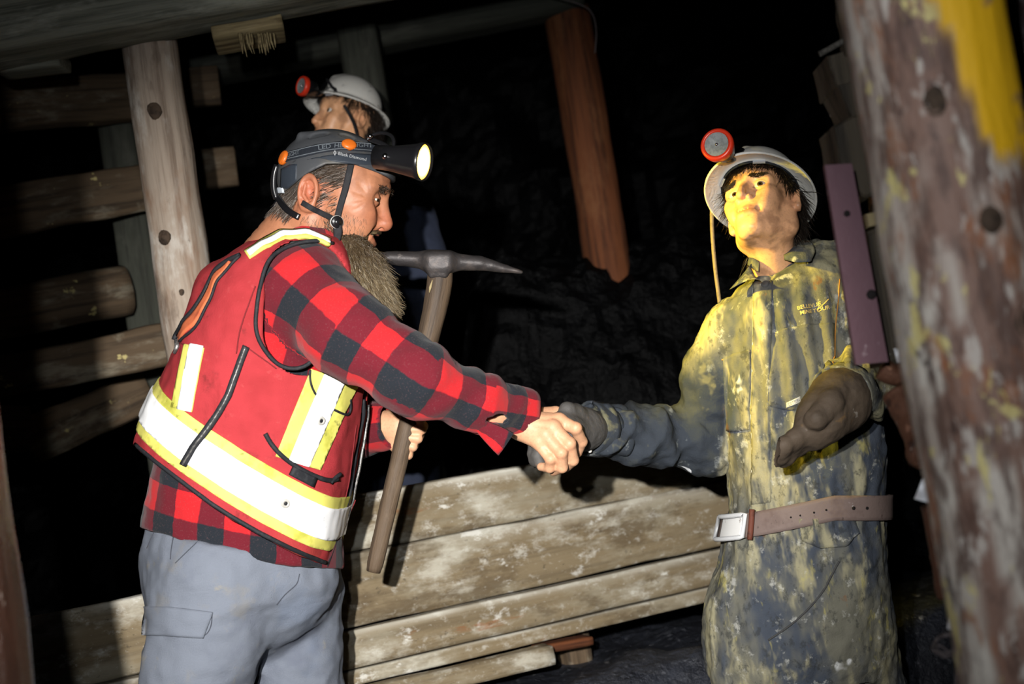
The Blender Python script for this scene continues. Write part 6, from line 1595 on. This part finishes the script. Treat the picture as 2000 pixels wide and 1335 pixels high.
# helmet, lamp, cord
lampm = K(1401, 283, 2.70); lam = unit([-0.42, 0.16, 0.89])
mh, mlp, mhs = miner_helmet('miner_helmet', 'white miner helmet with a red-ringed lamp, on the mannequin at right', mC, mR, MS, 0.0026, lampm, lam, 0.98, br=(0.143, 0.120), hz_=0.064, dome=(0.106, 0.092, 0.098), cx=0.006)
part('lamp_cord', tube(smooth_line([K(1420, 300, 2.78), K(1404, 330, 2.86), K(1391, 385, 2.89), K(1390, 440, 2.89), K(1396, 520, 2.89), K(1405, 586, 2.88), K(1412, 640, 2.90)], 60), 0.0042, 8), M['cord'], mh)

# ---- the second mannequin standing behind
S3 = 0.83; D3 = 3.80
F3 = unit([-0.84, 0.26, 0.48]); L3 = np.array([0.5, 0.14, 0.86]); L3 = unit(L3 - (L3 @ F3) * F3); R3 = np.stack([F3, L3, np.cross(F3, L3)], 1)
C3 = K(641, 214, D3 - 0.08) - S3 * (R3 @ np.array([0.082, 0.032, 0.008]))
P3 = dict(adam=False, neck=tuple((R3.T @ (K(690, 345, D3 + 0.02) - C3)) / S3), neck_r=0.05, open=0.006)
f3, v3, ff3, c3 = miner_head(C3, R3, S3, P3, 0.0036, 5)
b3 = np.array([toW(K(700, 700, D3))[0], toW(K(700, 700, D3))[1], 0.56])
l3 = loft([(300, 640, 720, 0.06), (335, 590, 770, 0.10), (375, 560, 812, 0.12), (450, 552, 820, 0.13), (560, 560, 822, 0.135), (700, 580, 826, 0.14), (800, 586, 838, 0.145), (850, 596, 842, 0.13)], D3, 2.3)
hp3 = [K(650, 830, D3), K(780, 815, D3)]
def cov3(p):
    d = l3(p)
    d = smin(d, chain(p, [K(800, 400, D3), K(826, 500, D3 - 0.03), K(815, 640, D3 - 0.08)], [0.062, 0.058, 0.05], 0.02), 0.02)
    d = smin(d, chain(p, [K(576, 420, D3), K(556, 540, D3 - 0.03), K(590, 650, D3 - 0.10)], [0.062, 0.058, 0.05], 0.02), 0.02)
    for h_ in hp3: d = smin(d, cap(p, h_, world_down(h_, 0.60), 0.085, 0.075), 0.03)
    return d
V_, F_ = Surf(cov3, cloth_disp(8, 0.009, (1.2, 0.7, 1), 51)).mesh(K(480, 1100, 4.1) - [0, 0.3, 0], K(900, 270, 3.5) * [1.3, 1.15, 1], 0.008)
doll3 = root('mannequin', b3, 'mannequin miner half hidden behind the bearded man, face turned up and left', 'mannequin', None,
             mk_mesh('mannequin', v3, ff3, M['skin_doll'], attrs={'col': c3}, base=b3))
part('coverall', (V_, F_), M['navy_plain'], doll3, label='dark navy coverall')
eyes(doll3, C3, R3, S3, unit([-0.7, 0.3, 0.6]))
miner_hair(doll3, v3, f3, C3, R3, S3, 3000, 0.04, 7)
for h_ in hp3: part('boot', (lambda VF: (VF[0] + [0, 0, 0.545], VF[1]))(boot(h_, -RIGHT)), M['boot'], doll3, world=True)
la3 = unit([-0.75, 0.12, 0.62]); lp3 = K(591, 168, 3.62)
h3, lpp3, hs3 = miner_helmet('miner_helmet', 'white miner helmet with a small red-ringed lamp, far behind the grey helmet', C3, R3, S3, 0.0038, lp3, la3, 0.80, br=(0.143, 0.120), hz_=0.060, dome=(0.106, 0.092, 0.098), cx=0.002)
part('lamp_cord', line_on(hs3, [(640, 158), (655, 180), (672, 205)], 0.004, 20, 0.006, 8), M['strap'], h3)
part('lamp_cord', tube(smooth_line([K(672, 205, 3.62), K(684, 226, 3.63), K(694, 246, 3.66), K(704, 300, 3.70)], 20), 0.004, 8), M['strap'], h3)

for o in sc.objects:
    if '_b' in o: del o['_b']
sc.cycles.use_denoising = True
sc.cycles.adaptive_threshold = 0.05
sc.cycles.adaptive_min_samples = 8
sc.cycles.max_bounces = 3; sc.cycles.diffuse_bounces = 1; sc.cycles.glossy_bounces = 2; sc.cycles.transmission_bounces = 2
